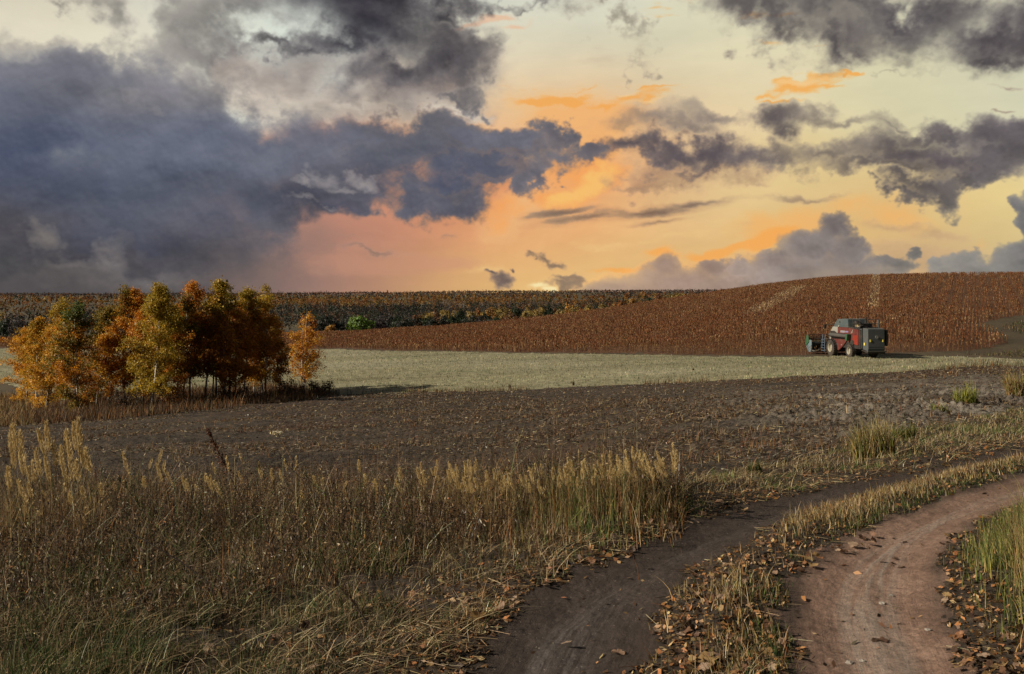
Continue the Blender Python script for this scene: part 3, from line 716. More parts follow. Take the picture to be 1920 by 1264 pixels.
# ------------------------------------------------------------------ plants: materials and blade builder
def leaf_mat(name, trans=0.35, rough=0.7, spec=0.2):
    """leaf or straw: colour from the 'tint' of each leaf, some light coming through"""
    m = bpy.data.materials.new(name); m.use_nodes = True
    t = m.node_tree
    for n in list(t.nodes): t.nodes.remove(n)
    nb = NB(t)
    c = nb.attr('tint')[0]
    b = nb.node('ShaderNodeBsdfPrincipled'); b.inputs['Roughness'].default_value = rough; b.inputs['Specular IOR Level'].default_value = spec
    nb.put(b.inputs['Base Color'], c)
    tr = nb.node('ShaderNodeBsdfTranslucent'); nb.put(tr.inputs[0], c)
    mx = nb.node('ShaderNodeMixShader'); mx.inputs[0].default_value = trans
    t.links.new(b.outputs[0], mx.inputs[1]); t.links.new(tr.outputs[0], mx.inputs[2])
    o = nb.node('ShaderNodeOutputMaterial'); t.links.new(mx.outputs[0], o.inputs[0])
    return m
GRASS = leaf_mat('grass_blade', 0.3)
STRAW = leaf_mat('dry_straw', 0.2, 0.6)
LEAF = leaf_mat('autumn_leaf', 0.4, 0.55, 0.3)
WOODY = leaf_mat('woody_stem', 0.0, 0.8)

TAN, PALE, GOLD = (0.29, 0.21, 0.11), (0.46, 0.37, 0.22), (0.40, 0.28, 0.115)
BROWN, DARKB, RUSTY = (0.115, 0.068, 0.033), (0.045, 0.03, 0.02), (0.20, 0.09, 0.03)
GREEN, YGREEN, OLIVE, DGREEN = (0.065, 0.095, 0.025), (0.20, 0.20, 0.05), (0.11, 0.11, 0.04), (0.03, 0.05, 0.015)

def palette(n, cols, wts, jit=0.22):
    w = np.array(wts, float); w /= w.sum()
    c = np.array(cols)[rng.choice(len(cols), n, p=w)]
    return np.clip(c * np.exp(rng.normal(0, jit, (n, 1))) * np.exp(rng.normal(0, 0.06, (n, 3))), 0.004, 0.7)

class Strips:
    """many thin tapered strips collected for one mesh"""
    def __init__(s): s.v, s.q, s.c, s.n = [], [], [], 0
    def add(s, P, h, w, yaw, lean, c, seg=3, curve=1.8, tip=0.08, base=1.0, cbase=None, face=None, sag=0.35):
        n = len(P)
        if n == 0: return
        t = np.linspace(0, 1, seg + 1)
        h, w, yaw, lean = [np.broadcast_to(np.asarray(a, float), (n,)) for a in (h, w, yaw, lean)]
        off = h[:, None] * lean[:, None] * t[None] ** curve
        up = h[:, None] * t[None] * (1 - sag * np.minimum(lean, 2.2)[:, None] * t[None] * 0.6)
        f = (yaw + np.pi / 2 + rng.normal(0, 0.5, n)) if face is None else face
        ctr = P[:, None, :] + np.stack([np.cos(yaw)[:, None] * off, np.sin(yaw)[:, None] * off, up], -1)
        ww = w[:, None] * 0.5 * (base + (tip - base) * t[None] ** 1.5)
        dv = np.stack([np.cos(f)[:, None] * ww, np.sin(f)[:, None] * ww, 0 * ww], -1)
        V = np.stack([ctr - dv, ctr + dv], 2)            # n, seg+1, 2, 3
        k = np.arange(n)[:, None] * (seg + 1) * 2 + np.arange(seg)[None] * 2
        Q = np.stack([k, k + 1, k + 3, k + 2], -1).reshape(-1, 4) + s.n
        C = np.repeat(np.repeat(c[:, None, None, :], seg + 1, 1), 2, 2)
        if cbase is not None:
            tt = t[None, :, None, None]
            C = C * tt + np.asarray(cbase)[:, None, None, :] * (1 - tt)
        s.v.append(V.reshape(-1, 3)); s.q.append(Q); s.c.append(C.reshape(-1, 3)); s.n += n * (seg + 1) * 2
    def cards(s, P, N_, size, asp, c, roll=None):
        """flat leaf cards (kite shaped) at P facing N_"""
        n = len(P)
        if n == 0: return
        N_ = N_ / (np.linalg.norm(N_, axis=1, keepdims=True) + 1e-9)
        a = np.cross(N_, rng.normal(0, 1, (n, 3))); a /= (np.linalg.norm(a, axis=1, keepdims=True) + 1e-9)
        b = np.cross(N_, a)
        sz = np.broadcast_to(np.asarray(size, float), (n,))[:, None]
        asp = np.broadcast_to(np.asarray(asp, float), (n,))[:, None]
        V = np.stack([P - a * sz, P + b * sz * asp, P + a * sz, P - b * sz * asp], 1)
        Q = np.arange(n * 4).reshape(n, 4) + s.n
        s.v.append(V.reshape(-1, 3)); s.q.append(Q); s.c.append(np.repeat(c[:, None, :], 4, 1).reshape(-1, 3)); s.n += n * 4
    def lines(s, A, B, w0, w1, c):
        """straight flat twigs from A to B"""
        n = len(A)
        if n == 0: return
        d = B - A; d /= (np.linalg.norm(d, axis=1, keepdims=True) + 1e-9)
        a = np.cross(d, rng.normal(0, 1, (n, 3))); a /= (np.linalg.norm(a, axis=1, keepdims=True) + 1e-9)
        w0 = np.broadcast_to(np.asarray(w0, float), (n,))[:, None] * 0.5; w1 = np.broadcast_to(np.asarray(w1, float), (n,))[:, None] * 0.5
        V = np.stack([A - a * w0, A + a * w0, B + a * w1, B - a * w1], 1)
        Q = np.arange(n * 4).reshape(n, 4) + s.n
        s.v.append(V.reshape(-1, 3)); s.q.append(Q); s.c.append(np.repeat(c[:, None, :], 4, 1).reshape(-1, 3)); s.n += n * 4
    def build(s, name, m, parent=None):
        return mesh_from(name, np.concatenate(s.v), np.concatenate(s.q), None, m, None, np.concatenate(s.c), parent=parent)

def spread(n, r0, r1, g=1.0, a0=-31.5, a1=31.5):
    """n ground points, density falling off as distance ** -g"""
    out = []; need = n
    while need > 0:
        k = int(need * 2.5) + 100
        l = rng.uniform(math.log(r0), math.log(r1), k); r = np.exp(l)
        keep = rng.random(k) < (r / r1) ** (2 - g)
        r = r[keep][:need]; a = np.radians(rng.uniform(a0, a1, len(r)))
        out.append(np.stack([np.sin(a) * r, np.cos(a) * r], 1)); need -= len(r)
    return np.concatenate(out)
def on_ground(xy):
    return np.column_stack([xy, ground_h(xy[:, 0], xy[:, 1])])
def rowpx(P):
    return P[:, 0] / P[:, 1] * F + HX, HY - F * P[:, 2] / P[:, 1]
def rut_dist(xy):
    d = np.full(len(xy), 99.0)
    for P in (RUT_A, RUT_B):
        d = np.minimum(d, np.where(inside(xy[:, 0], xy[:, 1], P), 0, edge_dist(xy[:, 0], xy[:, 1], P)))
    return d

# named patches of the verge (outlined on the ground)
WEEDS = picks([(-260, 915), (300, 925), (760, 930), (1000, 925), (1290, 915), (1270, 958), (1130, 985), (950, 1012), (760, 1045), (600, 1095), (440, 1140), (300, 1180), (100, 1200), (-260, 1210)])
MEDIAN = np.vstack([RUT_A_R, RUT_B_L[::-1]])
RIGHTV = np.vstack([RUT_B_R, RUT_B_R[-1] + (30, 0), RUT_B_R[0] + (14, -3), RUT_B_R[0] + (0.3, -3)])

def verge_grass():
    up = np.pi / 2
    # ---- short dry grass left of the dark track
    xy = spread(400000, 3.6, 34, 1.45)
    z = zones(xy[:, 0], xy[:, 1]); P = on_ground(xy); rd = rut_dist(xy)
    px, py = rowpx(P)
    med = inside(xy[:, 0], xy[:, 1], MEDIAN); rv = inside(xy[:, 0], xy[:, 1], RIGHTV); wd = inside(xy[:, 0], xy[:, 1], WEEDS)
    patch = wn(xy[:, 0], xy[:, 1], 6.0, 0); p2 = wn(xy[:, 0], xy[:, 1], 2.2, 1)
    base = (z == 0) & (rd > 0.03)
    left = base & ~med & ~rv
    # bare, littered strip along the track and gaps
    near = xy[:, 1] < 7.5
    bare = np.where(near, -0.55, -1.0)
    keep = left & (rng.random(len(xy)) < np.clip(0.14 + rd * 1.5 + 0.3 * p2, 0.05, 1)) & ((p2 > bare) | (rng.random(len(xy)) < 0.22))
    far = xy[:, 1] > 11
    L = np.nonzero(keep)[0]
    n = len(L); dist = np.hypot(xy[L, 0], xy[L, 1])
    greenish = ((patch[L] + 0.8 * p2[L] > 0.55) & (rng.random(n) < 0.8)) | ((rd[L] < 0.8) & (p2[L] > 0.3) & (dist > 7)) | (rng.random(n) < 0.10) | ((py[L] > 1130) & (px[L] < 850) & (rng.random(n) < 0.45))
    c = palette(n, [TAN, PALE, BROWN, OLIVE], [3.6, 1.6, 5.0, 1.6], 0.4)
    g = palette(n, [GREEN, OLIVE, DGREEN, TAN], [3, 2.5, 2, 1.2]); c = np.where(greenish[:, None], g, c) * np.clip(1 + 0.30 * p2[L] + 0.2 * patch[L], 0.3, 1.6)[:, None] * np.interp(px[L], [300, 900, 1100], [0.68, 0.92, 1.05])[:, None]  # tint also dimmed towards the left: vignette and shade painted into the blades
    h = np.exp(rng.normal(math.log(0.078), 0.45, n)) * np.where(near[L], 0.9, 1.0) * np.clip(0.55 + 0.9 * rd[L], 0.5, 1.1) * np.where(px[L] > 1290, 0.55, 1.0) * np.clip(1 + 0.25 * patch[L], 0.5, 1.5)
    lean = np.abs(rng.normal(0.6, 0.55, n))
    s = Strips()
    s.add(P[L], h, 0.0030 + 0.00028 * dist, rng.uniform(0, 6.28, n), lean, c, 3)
    # flattened dead stems lying through the sward
    k = L[rng.random(n) < 0.07]; m_ = len(k)
    yaw = rng.normal(0.3, 0.9, m_)
    s.add(P[k] + (0, 0, 0.01), rng.uniform(0.05, 0.18, m_), 0.003 + 0.0002 * np.hypot(xy[k, 0], xy[k, 1]), yaw, rng.uniform(1.5, 2.6, m_), palette(m_, [PALE, TAN, BROWN], [3, 3, 2]), 3, 1.1, sag=0.6)
    tag(s.build('verge_grass', GRASS), 'short dry tan grass with green shoots beside the dark wheel track', 'grass', kind='stuff')
    # ---- strip between the two tracks
    dB0 = np.full(len(xy), 9.0); dB0[med] = edge_dist(xy[med, 0], xy[med, 1], RUT_B)
    M_ = np.nonzero(base & med & (rd > 0.02) & (rng.random(len(xy)) < np.where(xy[:, 1] < 7.2, 0.06 + 0.75 * (dB0 < 0.33) * (p2 > -0.4) + 0.3 * (p2 > 0.7), 1.0)))[0]
    M_ = np.concatenate([M_, M_[xy[M_, 1] > 7]])
    n = len(M_); dist = np.hypot(xy[M_, 0], xy[M_, 1])
    dB = edge_dist(xy[M_, 0], xy[M_, 1], RUT_B)
    grn = (rng.random(n) < np.clip(1.0 - dB * 2.6, 0.08, 0.85))
    c = palette(n, [GOLD, TAN, PALE, RUSTY, BROWN], [3, 4, 2.0, 1.0, 2.2]); g = palette(n, [GREEN, DGREEN, OLIVE], [3, 1.5, 1.5]); c = np.where(grn[:, None], g, c)
    near = xy[M_, 1] < 7.5
    h = np.exp(rng.normal(math.log(0.105), 0.35, n)) * np.where(grn, 0.6, 1.0) * np.where(near, 0.62, 0.46)
    s = Strips()
    J = np.column_stack([rng.normal(0, 0.03, (n, 2)), np.zeros(n)])
    s.add(P[M_] + J, h, 0.0028 + 0.00028 * dist, rng.normal(2.6, 1.2, n), np.abs(rng.normal(0.55, 0.35, n)), c, 3)
    tag(s.build('median_grass', GRASS), 'golden dry grass growing between the two wheel tracks', 'grass', kind='stuff')
    # ---- tall green-yellow grass right of the red track
    xr = spread(300000, 4.0, 16, 0.9, 17, 62)
    zr = zones(xr[:, 0], xr[:, 1]); ir = inside(xr[:, 0], xr[:, 1], RIGHTV); dR = edge_dist(xr[:, 0], xr[:, 1], RUT_B)
    pr = wn(xr[:, 0], xr[:, 1], 2.4, 1)
    litter = xr[:, 1] < 5.6
    k = (zr == 0) & ir & (rng.random(len(xr)) < np.clip((dR - 0.06) * 3.0, 0.03, 1)) & (~litter | (rng.random(len(xr)) < 0.25 + 0.5 * (dR > 0.5)))
    xr = xr[k]; dR = dR[k]; pr = pr[k]; Pr = on_ground(xr); n = len(xr); dist = np.hypot(xr[:, 0], xr[:, 1])
    tall = np.clip(0.16 + (dR - 0.1) * 0.85, 0.14, 1.0)
    h = np.exp(rng.normal(math.log(0.40), 0.3, n)) * tall
    c = palette(n, [(0.31, 0.275, 0.10), (0.11, 0.13, 0.04), YGREEN, TAN, GOLD, BROWN], [4.0, 1.8, 2.4, 2.6, 1.8, 1.2])
    edge = (dR < 0.35) & (rng.random(n) < 0.6)
    c = np.where(edge[:, None], palette(n, [GREEN, YGREEN, OLIVE], [3, 2, 2]), c)
    s = Strips()
    s.add(Pr, h, 0.0034 + 0.0003 * dist, rng.normal(2.4, 1.1, n), np.abs(rng.normal(0.32, 0.22, n)), c, 4, 2.2)
    # seed stalks with reddish open heads
    q = np.nonzero((rng.random(n) < 0.035) & (dR > 0.4))[0]
    hh = rng.uniform(0.42, 0.62, len(q))
    s.add(Pr[q], hh, 0.003, rng.normal(2.4, 1.0, len(q)), rng.uniform(0.1, 0.35, len(q)), palette(len(q), [RUSTY, TAN, GOLD], [2, 2, 1]), 4)
    tag(s.build('roadside_grass', GRASS), 'tall yellow-green grass right of the reddish wheel track', 'grass', kind='stuff')

def weed_tangle():
    """brown, half-dead weeds: bent stems hung with small curled leaves"""
    xy = spread(76000, 4.2, 13.5, 0.6)
    k = inside(xy[:, 0], xy[:, 1], WEEDS) & (wn(xy[:, 0], xy[:, 1], 2.5, 2) > -1.2)
    P = on_ground(xy[k]); n = len(P)
    px, py = rowpx(P)
    s = Strips()
    clump = wn(P[:, 0], P[:, 1], 2.0, 0)
    hs = np.exp(rng.normal(math.log(0.25), 0.38, n)) * np.where(px < 260, 1.1, 1.0) * np.clip(1.2 - (py - 930) / 260.0, 0.30, 1.1) * np.clip(1 + 0.28 * clump, 0.45, 1.5)
    yaw = rng.normal(2.2, 1.3, n); lean = np.abs(rng.normal(0.55, 0.35, n))
    grn = wn(P[:, 0], P[:, 1], 1.8, 1) > 0.75
    c = palette(n, [BROWN, DARKB, TAN, RUSTY, PALE], [3.4, 6.5, 1.1, 0.9, 0.7], 0.5); c = np.where(grn[:, None], palette(n, [GREEN, DGREEN, OLIVE, BROWN], [3, 2, 2, 2]), c)
    s.add(P, hs, 0.0048, yaw, lean, c, 3, 1.5)
    # leaves along the stems
    for r in range(3):
        t = rng.uniform(0.35, 1.0, n)
        off = hs * lean * t ** 1.5
        Q = P + np.column_stack([np.cos(yaw) * off, np.sin(yaw) * off, hs * t * (1 - 0.21 * np.minimum(lean, 2.2) * t)]) + rng.normal(0, 0.012, (n, 3))
        cl = palette(n, [BROWN, DARKB, TAN, (0.34, 0.29, 0.23), RUSTY], [3.4, 6.5, 0.9, 0.8, 0.6], 0.45); cl = np.where(grn[:, None] & (rng.random((n, 1)) < 0.6), palette(n, [GREEN, OLIVE, DGREEN], [2, 2, 2]), cl)
        s.cards(Q, rng.normal(0, 1, (n, 3)), rng.uniform(0.008, 0.019, n), 0.28, cl)
    tag(s.build('dry_weeds', GRASS), 'tangle of brown half-dead weeds below the ploughed field edge', 'weeds', kind='stuff')

def litter():
    """small bits: straw and crumbled leaves on the verge, straw over the ploughed soil"""
    xy = spread(150000, 3.6, 20, 1.4)
    z = zones(xy[:, 0], xy[:, 1]); rd = rut_dist(xy)
    med = inside(xy[:, 0], xy[:, 1], MEDIAN)
    k = ((z == 0) & (rng.random(len(xy)) < np.clip(1.1 - rd * 0.9, 0.12, 1))) | ((z >= 4) & (rng.random(len(xy)) < 0.012))
    P = on_ground(xy[k]) + (0, 0, 0.006); n = len(P)
    s = Strips()
    nn = rng.normal(0, 0.55, (n, 3)); nn[:, 2] = 1
    s.cards(P, nn, np.minimum(np.exp(rng.normal(math.log(0.012), 0.5, n)), 0.026), rng.uniform(0.3, 0.8, n), palette(n, [BROWN, DARKB, RUSTY, (0.32, 0.15, 0.06), (0.38, 0.24, 0.13), TAN], [4, 4, 2, 2.0, 1.6, 1.0]))
    rv_ = inside(xy[:, 0], xy[:, 1], RIGHTV)
    k2 = ((z == 0) & (rng.random(len(xy)) < np.where(med | rv_, 0.015, np.clip(0.34 - rd * 0.5, 0.04, 0.2))))
    Pq = on_ground(xy[k2]) + (0, 0, 0.012); n = len(Pq)
    a = rng.normal(-0.35, 0.7, n); ln = rng.uniform(0.03, 0.16, n)
    d = np.column_stack([np.cos(a) * ln, np.sin(a) * ln, rng.normal(0, 0.05, n) * ln])
    s.lines(Pq - d / 2, Pq + d / 2, 0.0028, 0.002, palette(n, [PALE, TAN, BROWN, DARKB], [1, 2.4, 3, 2]))
    tag(s.build('leaf_litter', STRAW), 'crumbled brown leaves and straw bits along the track edges', 'litter', kind='stuff')
    # straw on ploughed ground
    xy = spread(420000, 9, 72, 1.2)
    z = zones(xy[:, 0], xy[:, 1])
    ax_ = xy[:, 0] * 0.97 + xy[:, 1] * 0.24; ay_ = xy[:, 1] * 0.97 - xy[:, 0] * 0.24
    thick = wn(ax_ * 0.35, ay_ * 1.5, 16, 0) + 0.8 * wn(ax_ * 0.35, ay_ * 1.6, 4, 1)
    right = sstep(xy[:, 0], 2, 9) * sstep(xy[:, 1], 42, 16)
    k = (z == 1) & (rng.random(len(xy)) < np.clip(0.15 + 0.42 * thick + 0.15 * right, 0.015, 1))
    P = on_ground(xy[k]) + (0, 0, 0.02); n = len(P); r = np.hypot(P[:, 0], P[:, 1])
    a = rng.normal(0.25, 0.6, n); ln = rng.uniform(0.02, 0.085, n) * (1 + r * 0.014)
    d = np.column_stack([np.cos(a) * ln, np.sin(a) * ln, rng.normal(0.05, 0.22, n) * ln])
    s = Strips()
    s.lines(P - d / 2, P + d / 2, 0.003 + 0.00033 * r, 0.003 + 0.00025 * r, palette(n, [PALE, TAN, (0.19, 0.165, 0.13), BROWN, DARKB], [0.4, 0.9, 3.2, 3.4, 3.4], 0.3))
    kk = rng.random(n) < 0.25; m_ = int(kk.sum())
    s.add(P[kk] - (0, 0, 0.02), rng.uniform(0.05, 0.16, m_) * (1 + r[kk] * 0.004), 0.004 + 0.0004 * r[kk], rng.uniform(0, 6.28, m_), np.abs(rng.normal(0.6, 0.5, m_)), palette(m_, [RUSTY, BROWN, TAN, (0.09, 0.035, 0.02)], [1.0, 3, 2, 2.0]), 2)
    tag(s.build('field_straw', STRAW), 'straw and dead weed stems strewn over the dark ploughed soil', 'straw', kind='stuff')
    # standing stubble catches the light on the pale field
    xy = spread(90000, 40, 215, 1.2)
    z = zones(xy[:, 0], xy[:, 1]); k = (z == 2)
    P = on_ground(xy[k]); n = len(P); r = np.hypot(P[:, 0], P[:, 1])
    green = wn(P[:, 0] * 0.35 - P[:, 1] * 0.1, P[:, 1] * 1.4, 34, 1) > 0.9
    c = palette(n, [(0.34, 0.31, 0.19), (0.28, 0.26, 0.155), (0.23, 0.20, 0.115), OLIVE], [3, 4, 2, 0.7], 0.12); c = np.where(green[:, None], palette(n, [GREEN, OLIVE, PALE], [2, 2, 1]), c) * np.clip(1 + 0.28 * wn(P[:, 0] * 0.18 + P[:, 1] * 0.05, P[:, 1] * 1.3 - P[:, 0] * 0.3, 30, 2), 0.5, 1.5)[:, None]
    s = Strips()
    s.add(P, rng.uniform(0.08, 0.2, n), 0.012 + 0.0004 * r, rng.uniform(0, 6.28, n), np.abs(rng.normal(0.3, 0.3, n)), c, 1)
    tag(s.build('stubble', STRAW), 'short cut stubble standing on the pale field', 'stubble', kind='stuff')
    # rough brown grass round the birches and along the field edges
    xy = spread(60000, 44, 100, 0.9, -33, -7)
    z = zones(xy[:, 0], xy[:, 1])
    ed = edge_dist(xy[:, 0], xy[:, 1], PL_FAR[::-1][:4], False)
    k = (z == 0) | ((z == 1) & (ed < 1.3) & (xy[:, 0] < -10))
    P = on_ground(xy[k]); n = len(P)
    h = np.exp(rng.normal(math.log(0.45), 0.35, n))
    s = Strips()
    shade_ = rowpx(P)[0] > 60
    c = np.where(shade_[:, None], palette(n, [TAN, BROWN, RUSTY, DARKB], [0.7, 4, 2.0, 4.0]), palette(n, [TAN, BROWN, RUSTY, GOLD, OLIVE, DARKB], [2, 4, 2.4, 1.4, 1.2, 2.0]))  # dark undergrowth browns, with the trees' shade put into the tint as well
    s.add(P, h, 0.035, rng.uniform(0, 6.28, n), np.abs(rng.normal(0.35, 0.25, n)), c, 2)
    xq = spread(26000, 95, 190, 0.6, 23, 33)
    zq = zones(xq[:, 0], xq[:, 1]); xq = xq[(zq == 0)]
    dcr = edge_dist(xq[:, 0], xq[:, 1], CR_FRONT, False); dst = edge_dist(xq[:, 0], xq[:, 1], ST_FAR, False)
    xq = xq[(dcr > 3.5) & (dst > 3.0) & (np.abs(wn(xq[:, 0], xq[:, 1], 40, 1)) > 0.12)]
    P = on_ground(xq); n = len(P)
    s.add(P, np.exp(rng.normal(math.log(0.30), 0.4, n)), 0.06, rng.uniform(0, 6.28, n), np.abs(rng.normal(0.4, 0.3, n)), palette(n, [BROWN, DARKB, OLIVE, DGREEN, TAN], [3, 3, 2, 1.5, 1]), 2)
    # fringe of weeds between the ploughed and the pale field
    t = rng.random(5000); j = rng.integers(0, len(PL_FAR) - 1, 5000)
    E = PL_FAR[j] * (1 - t[:, None]) + PL_FAR[j + 1] * t[:, None] + rng.normal(0, 0.25, (5000, 2))
    E = E[wn(E[:, 0], E[:, 1], 14, 2) > 0.1]
    P = on_ground(E); n = len(P)
    s.add(P, np.exp(rng.normal(math.log(0.22), 0.5, n)), 0.03, rng.uniform(0, 6.28, n), np.abs(rng.normal(0.35, 0.25, n)), palette(n, [TAN, BROWN, RUSTY, OLIVE, DARKB], [3, 4, 2, 1.2, 3]), 2)
    tag(s.build('rough_grass', GRASS), 'rough brown grass under the birches and along the field edge', 'grass', kind='stuff')
verge_grass(); weed_tangle(); litter()
# ------------------------------------------------------------------ the standing sorghum on the hill (nobody could count it: one mass)
def crop():
    th = R(25.0)                      # rows run up the slope, a little to the right
    ct, st = math.cos(th), math.sin(th)
    u = np.arange(-330, 230, 0.5); v = np.arange(40, 365, 0.26)
    U, Vv = np.meshgrid(u, v, indexing='ij')
    gap = (np.repeat(np.arange(len(u))[:, None], len(v), 1) % 5 < 2).ravel()
    U = U.ravel() + rng.normal(0, 0.05, U.size); Vv = Vv.ravel() + rng.uniform(-0.25, 0.25, Vv.size)
    x = U * ct + Vv * st; y = -U * st + Vv * ct
    k = (np.abs(np.arctan2(x, y)) < R(32)) & inside(x, y, CROP)
    x, y, U, gap = x[k], y[k], U[k], gap[k]
    r = np.hypot(x, y)
    k = rng.random(len(x)) < np.where(r < 125, 0.8, np.where(r < 200, 0.62, 0.5)) * np.where(gap, 1 - 0.55 * sstep(r, 150, 220) * sstep(x / y, 0.30, 0.40) - 0.25 * sstep(r, 130, 200), 1)
    x, y, U, r = x[k], y[k], U[k], r[k]
    # thin places: tramlines and a strip where the stand is poor
    a1, a2 = pick(1415, 590), pick(1500, 542)
    d1 = edge_dist(x, y, np.array([a1, pick(1460, 566), a2]), False)
    b1, b2 = pick(1636, 585), pick(1652, 516)
    d2 = edge_dist(x, y, np.array([b1, b2]), False)
    thin = (d1 < 2.2) | (d2 < 1.0)
    k = ~thin | (rng.random(len(x)) < 0.55)
    x, y, r, thin = x[k], y[k], r[k], thin[k]
    P = np.column_stack([x, y, ground_h(x, y)])
    n = len(P)
    lo = wn(x, y, 60, 0); mid = wn(x, y, 14, 1)
    h = 0.80 + 0.06 * lo + rng.normal(0, 0.09, n)
    h = np.where(thin, h * 1.02, h)
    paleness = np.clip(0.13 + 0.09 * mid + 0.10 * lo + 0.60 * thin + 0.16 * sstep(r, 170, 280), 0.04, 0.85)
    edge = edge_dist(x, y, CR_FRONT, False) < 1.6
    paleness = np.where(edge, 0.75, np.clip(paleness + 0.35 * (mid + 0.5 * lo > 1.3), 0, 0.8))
    HEAD = [(0.135, 0.045, 0.017), (0.19, 0.066, 0.022), (0.080, 0.030, 0.014), (0.24, 0.105, 0.036)]
    HUSK = [(0.25, 0.145, 0.065), (0.33, 0.215, 0.105), (0.18, 0.095, 0.042), (0.11, 0.058, 0.028)]
    s = Strips()
    near = r < 130
    i = np.nonzero(near)[0]
    hs = h[i]
    s.add(P[i], hs, 0.018, rng.uniform(0, 6.28, len(i)), np.abs(rng.normal(0.05, 0.05, len(i))), palette(len(i), HUSK, [2, 1, 3, 3], 0.15), 1, tip=0.6)
    for q in range(3):
        t = rng.uniform(0.15, 0.8, len(i)); b = P[i] + np.column_stack([np.zeros((len(i), 2)), hs * t])
        c = palette(len(i), HUSK + HEAD[:3], [1.2, 0.6, 3, 3, 3, 2, 2], 0.15)
        s.add(b, rng.uniform(0.12, 0.25, len(i)), 0.030, rng.uniform(0, 6.28, len(i)), rng.uniform(0.6, 1.8, len(i)), c, 2, 1.2, sag=0.7)
    T = P[i] + np.column_stack([rng.normal(0, 0.05, (len(i), 2)), hs - 0.05])
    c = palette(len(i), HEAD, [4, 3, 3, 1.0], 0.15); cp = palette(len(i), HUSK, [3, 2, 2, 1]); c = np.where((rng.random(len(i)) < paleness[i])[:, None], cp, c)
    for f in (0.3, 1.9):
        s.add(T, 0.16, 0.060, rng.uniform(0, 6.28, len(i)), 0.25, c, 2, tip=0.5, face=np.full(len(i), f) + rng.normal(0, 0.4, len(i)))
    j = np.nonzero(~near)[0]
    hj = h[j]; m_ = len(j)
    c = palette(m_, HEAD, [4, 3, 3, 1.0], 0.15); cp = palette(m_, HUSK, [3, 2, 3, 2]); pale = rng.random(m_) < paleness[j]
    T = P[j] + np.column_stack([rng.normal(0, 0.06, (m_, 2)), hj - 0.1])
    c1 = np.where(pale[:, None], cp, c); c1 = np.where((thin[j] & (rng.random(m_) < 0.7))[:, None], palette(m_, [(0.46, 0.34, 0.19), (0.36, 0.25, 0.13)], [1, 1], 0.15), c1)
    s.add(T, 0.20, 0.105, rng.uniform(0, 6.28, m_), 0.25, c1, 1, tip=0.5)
    b = P[j] + np.column_stack([np.zeros((m_, 2)), hj * 0.35])
    LP = palette(m_, [(0.46, 0.34, 0.19), (0.36, 0.25, 0.13)], [1, 1], 0.15); tj = (thin[j] & (rng.random(m_) < 0.7))[:, None]
    s.add(P[j], hj, 0.045, rng.uniform(0, 6.28, m_), 0.1, palette(m_, HUSK + HEAD[:1], [1.4, 0.7, 3, 3, 3], 0.15), 1, tip=0.7)
    s.add(b, 0.30, 0.07, rng.uniform(0, 6.28, m_), 0.9, np.where(tj, LP, palette(m_, HUSK + HEAD[:3], [1.4, 0.7, 3, 3, 3, 3, 2], 0.15)), 1, tip=0.4)
    tag(s.build('sorghum_crop', GRASS), 'reddish brown ripe sorghum covering the hill in rows', 'crop', kind='stuff')
crop()
# ------------------------------------------------------------------ birches
def tube(path, radii, nseg=6):
    path = np.asarray(path, float); n = len(path)
    T = np.gradient(path, axis=0); T /= np.linalg.norm(T, axis=1, keepdims=True) + 1e-9
    ref = np.array([1.0, 0.1, 0.0]) if abs(T[0, 2]) > 0.5 else np.array([0, 0, 1.0])
    A = np.cross(T, ref); A /= np.linalg.norm(A, axis=1, keepdims=True) + 1e-9
    B = np.cross(T, A)
    th = np.linspace(0, 2 * np.pi, nseg, endpoint=False)
    V = path[:, None] + np.asarray(radii)[:, None, None] * (np.cos(th)[None, :, None] * A[:, None] + np.sin(th)[None, :, None] * B[:, None])
    i, k = np.meshgrid(np.arange(n - 1), np.arange(nseg), indexing='ij'); k2 = (k + 1) % nseg
    Q = np.stack([i * nseg + k, i * nseg + k2, (i + 1) * nseg + k2, (i + 1) * nseg + k], -1).reshape(-1, 4)
    return V.reshape(-1, 3), Q
class Tubes:
    def __init__(s): s.v, s.q, s.n = [], [], 0
    def add(s, path, radii, nseg=6):
        V, Q = tube(path, radii, nseg); s.v.append(V); s.q.append(Q + s.n); s.n += len(V)
    def build(s, name, m, parent=None):
        return mesh_from(name, np.concatenate(s.v), np.concatenate(s.q), None, m, smooth=True, parent=parent)

def bark_mat():
    m, nb, b = mat('birch_bark')
    tc = nb.node('ShaderNodeTexCoord').outputs['Object']
    mp = nb.node('ShaderNodeMapping'); nb.put(mp.inputs[0], tc); mp.inputs['Scale'].default_value = (3, 3, 9)
    c = nb.noise(mp.outputs[0], 1.0, 5, 0.65)
    z = nb.node('ShaderNodeSeparateXYZ'); nb.put(z.inputs[0], tc)
    col = nb.ramp(c, [(0.34, (0.025, 0.022, 0.02, 1)), (0.46, (0.38, 0.35, 0.30, 1)), (0.72, (0.62, 0.58, 0.52, 1))])
    low = nb.smooth(nb.m('ADD', z.outputs[2], nb.m('MULTIPLY', c, 1.6)), 2.0, 1.2)
    col = nb.mix(nb.m('MULTIPLY', low, 0.75), col, (0.035, 0.03, 0.026, 1))
    nb.put(b.inputs['Base Color'], col)
    return m
BARK = bark_mat()
def twig_mat():
    m, nb, b = mat('dark_bark')
    c = nb.noise(nb.node('ShaderNodeTexCoord').outputs['Object'], 6.0, 4, 0.6)
    nb.put(b.inputs['Base Color'], nb.ramp(c, [(0.3, (0.02, 0.015, 0.012, 1)), (0.7, (0.06, 0.045, 0.035, 1))]))
    return m
TWIG = twig_mat()

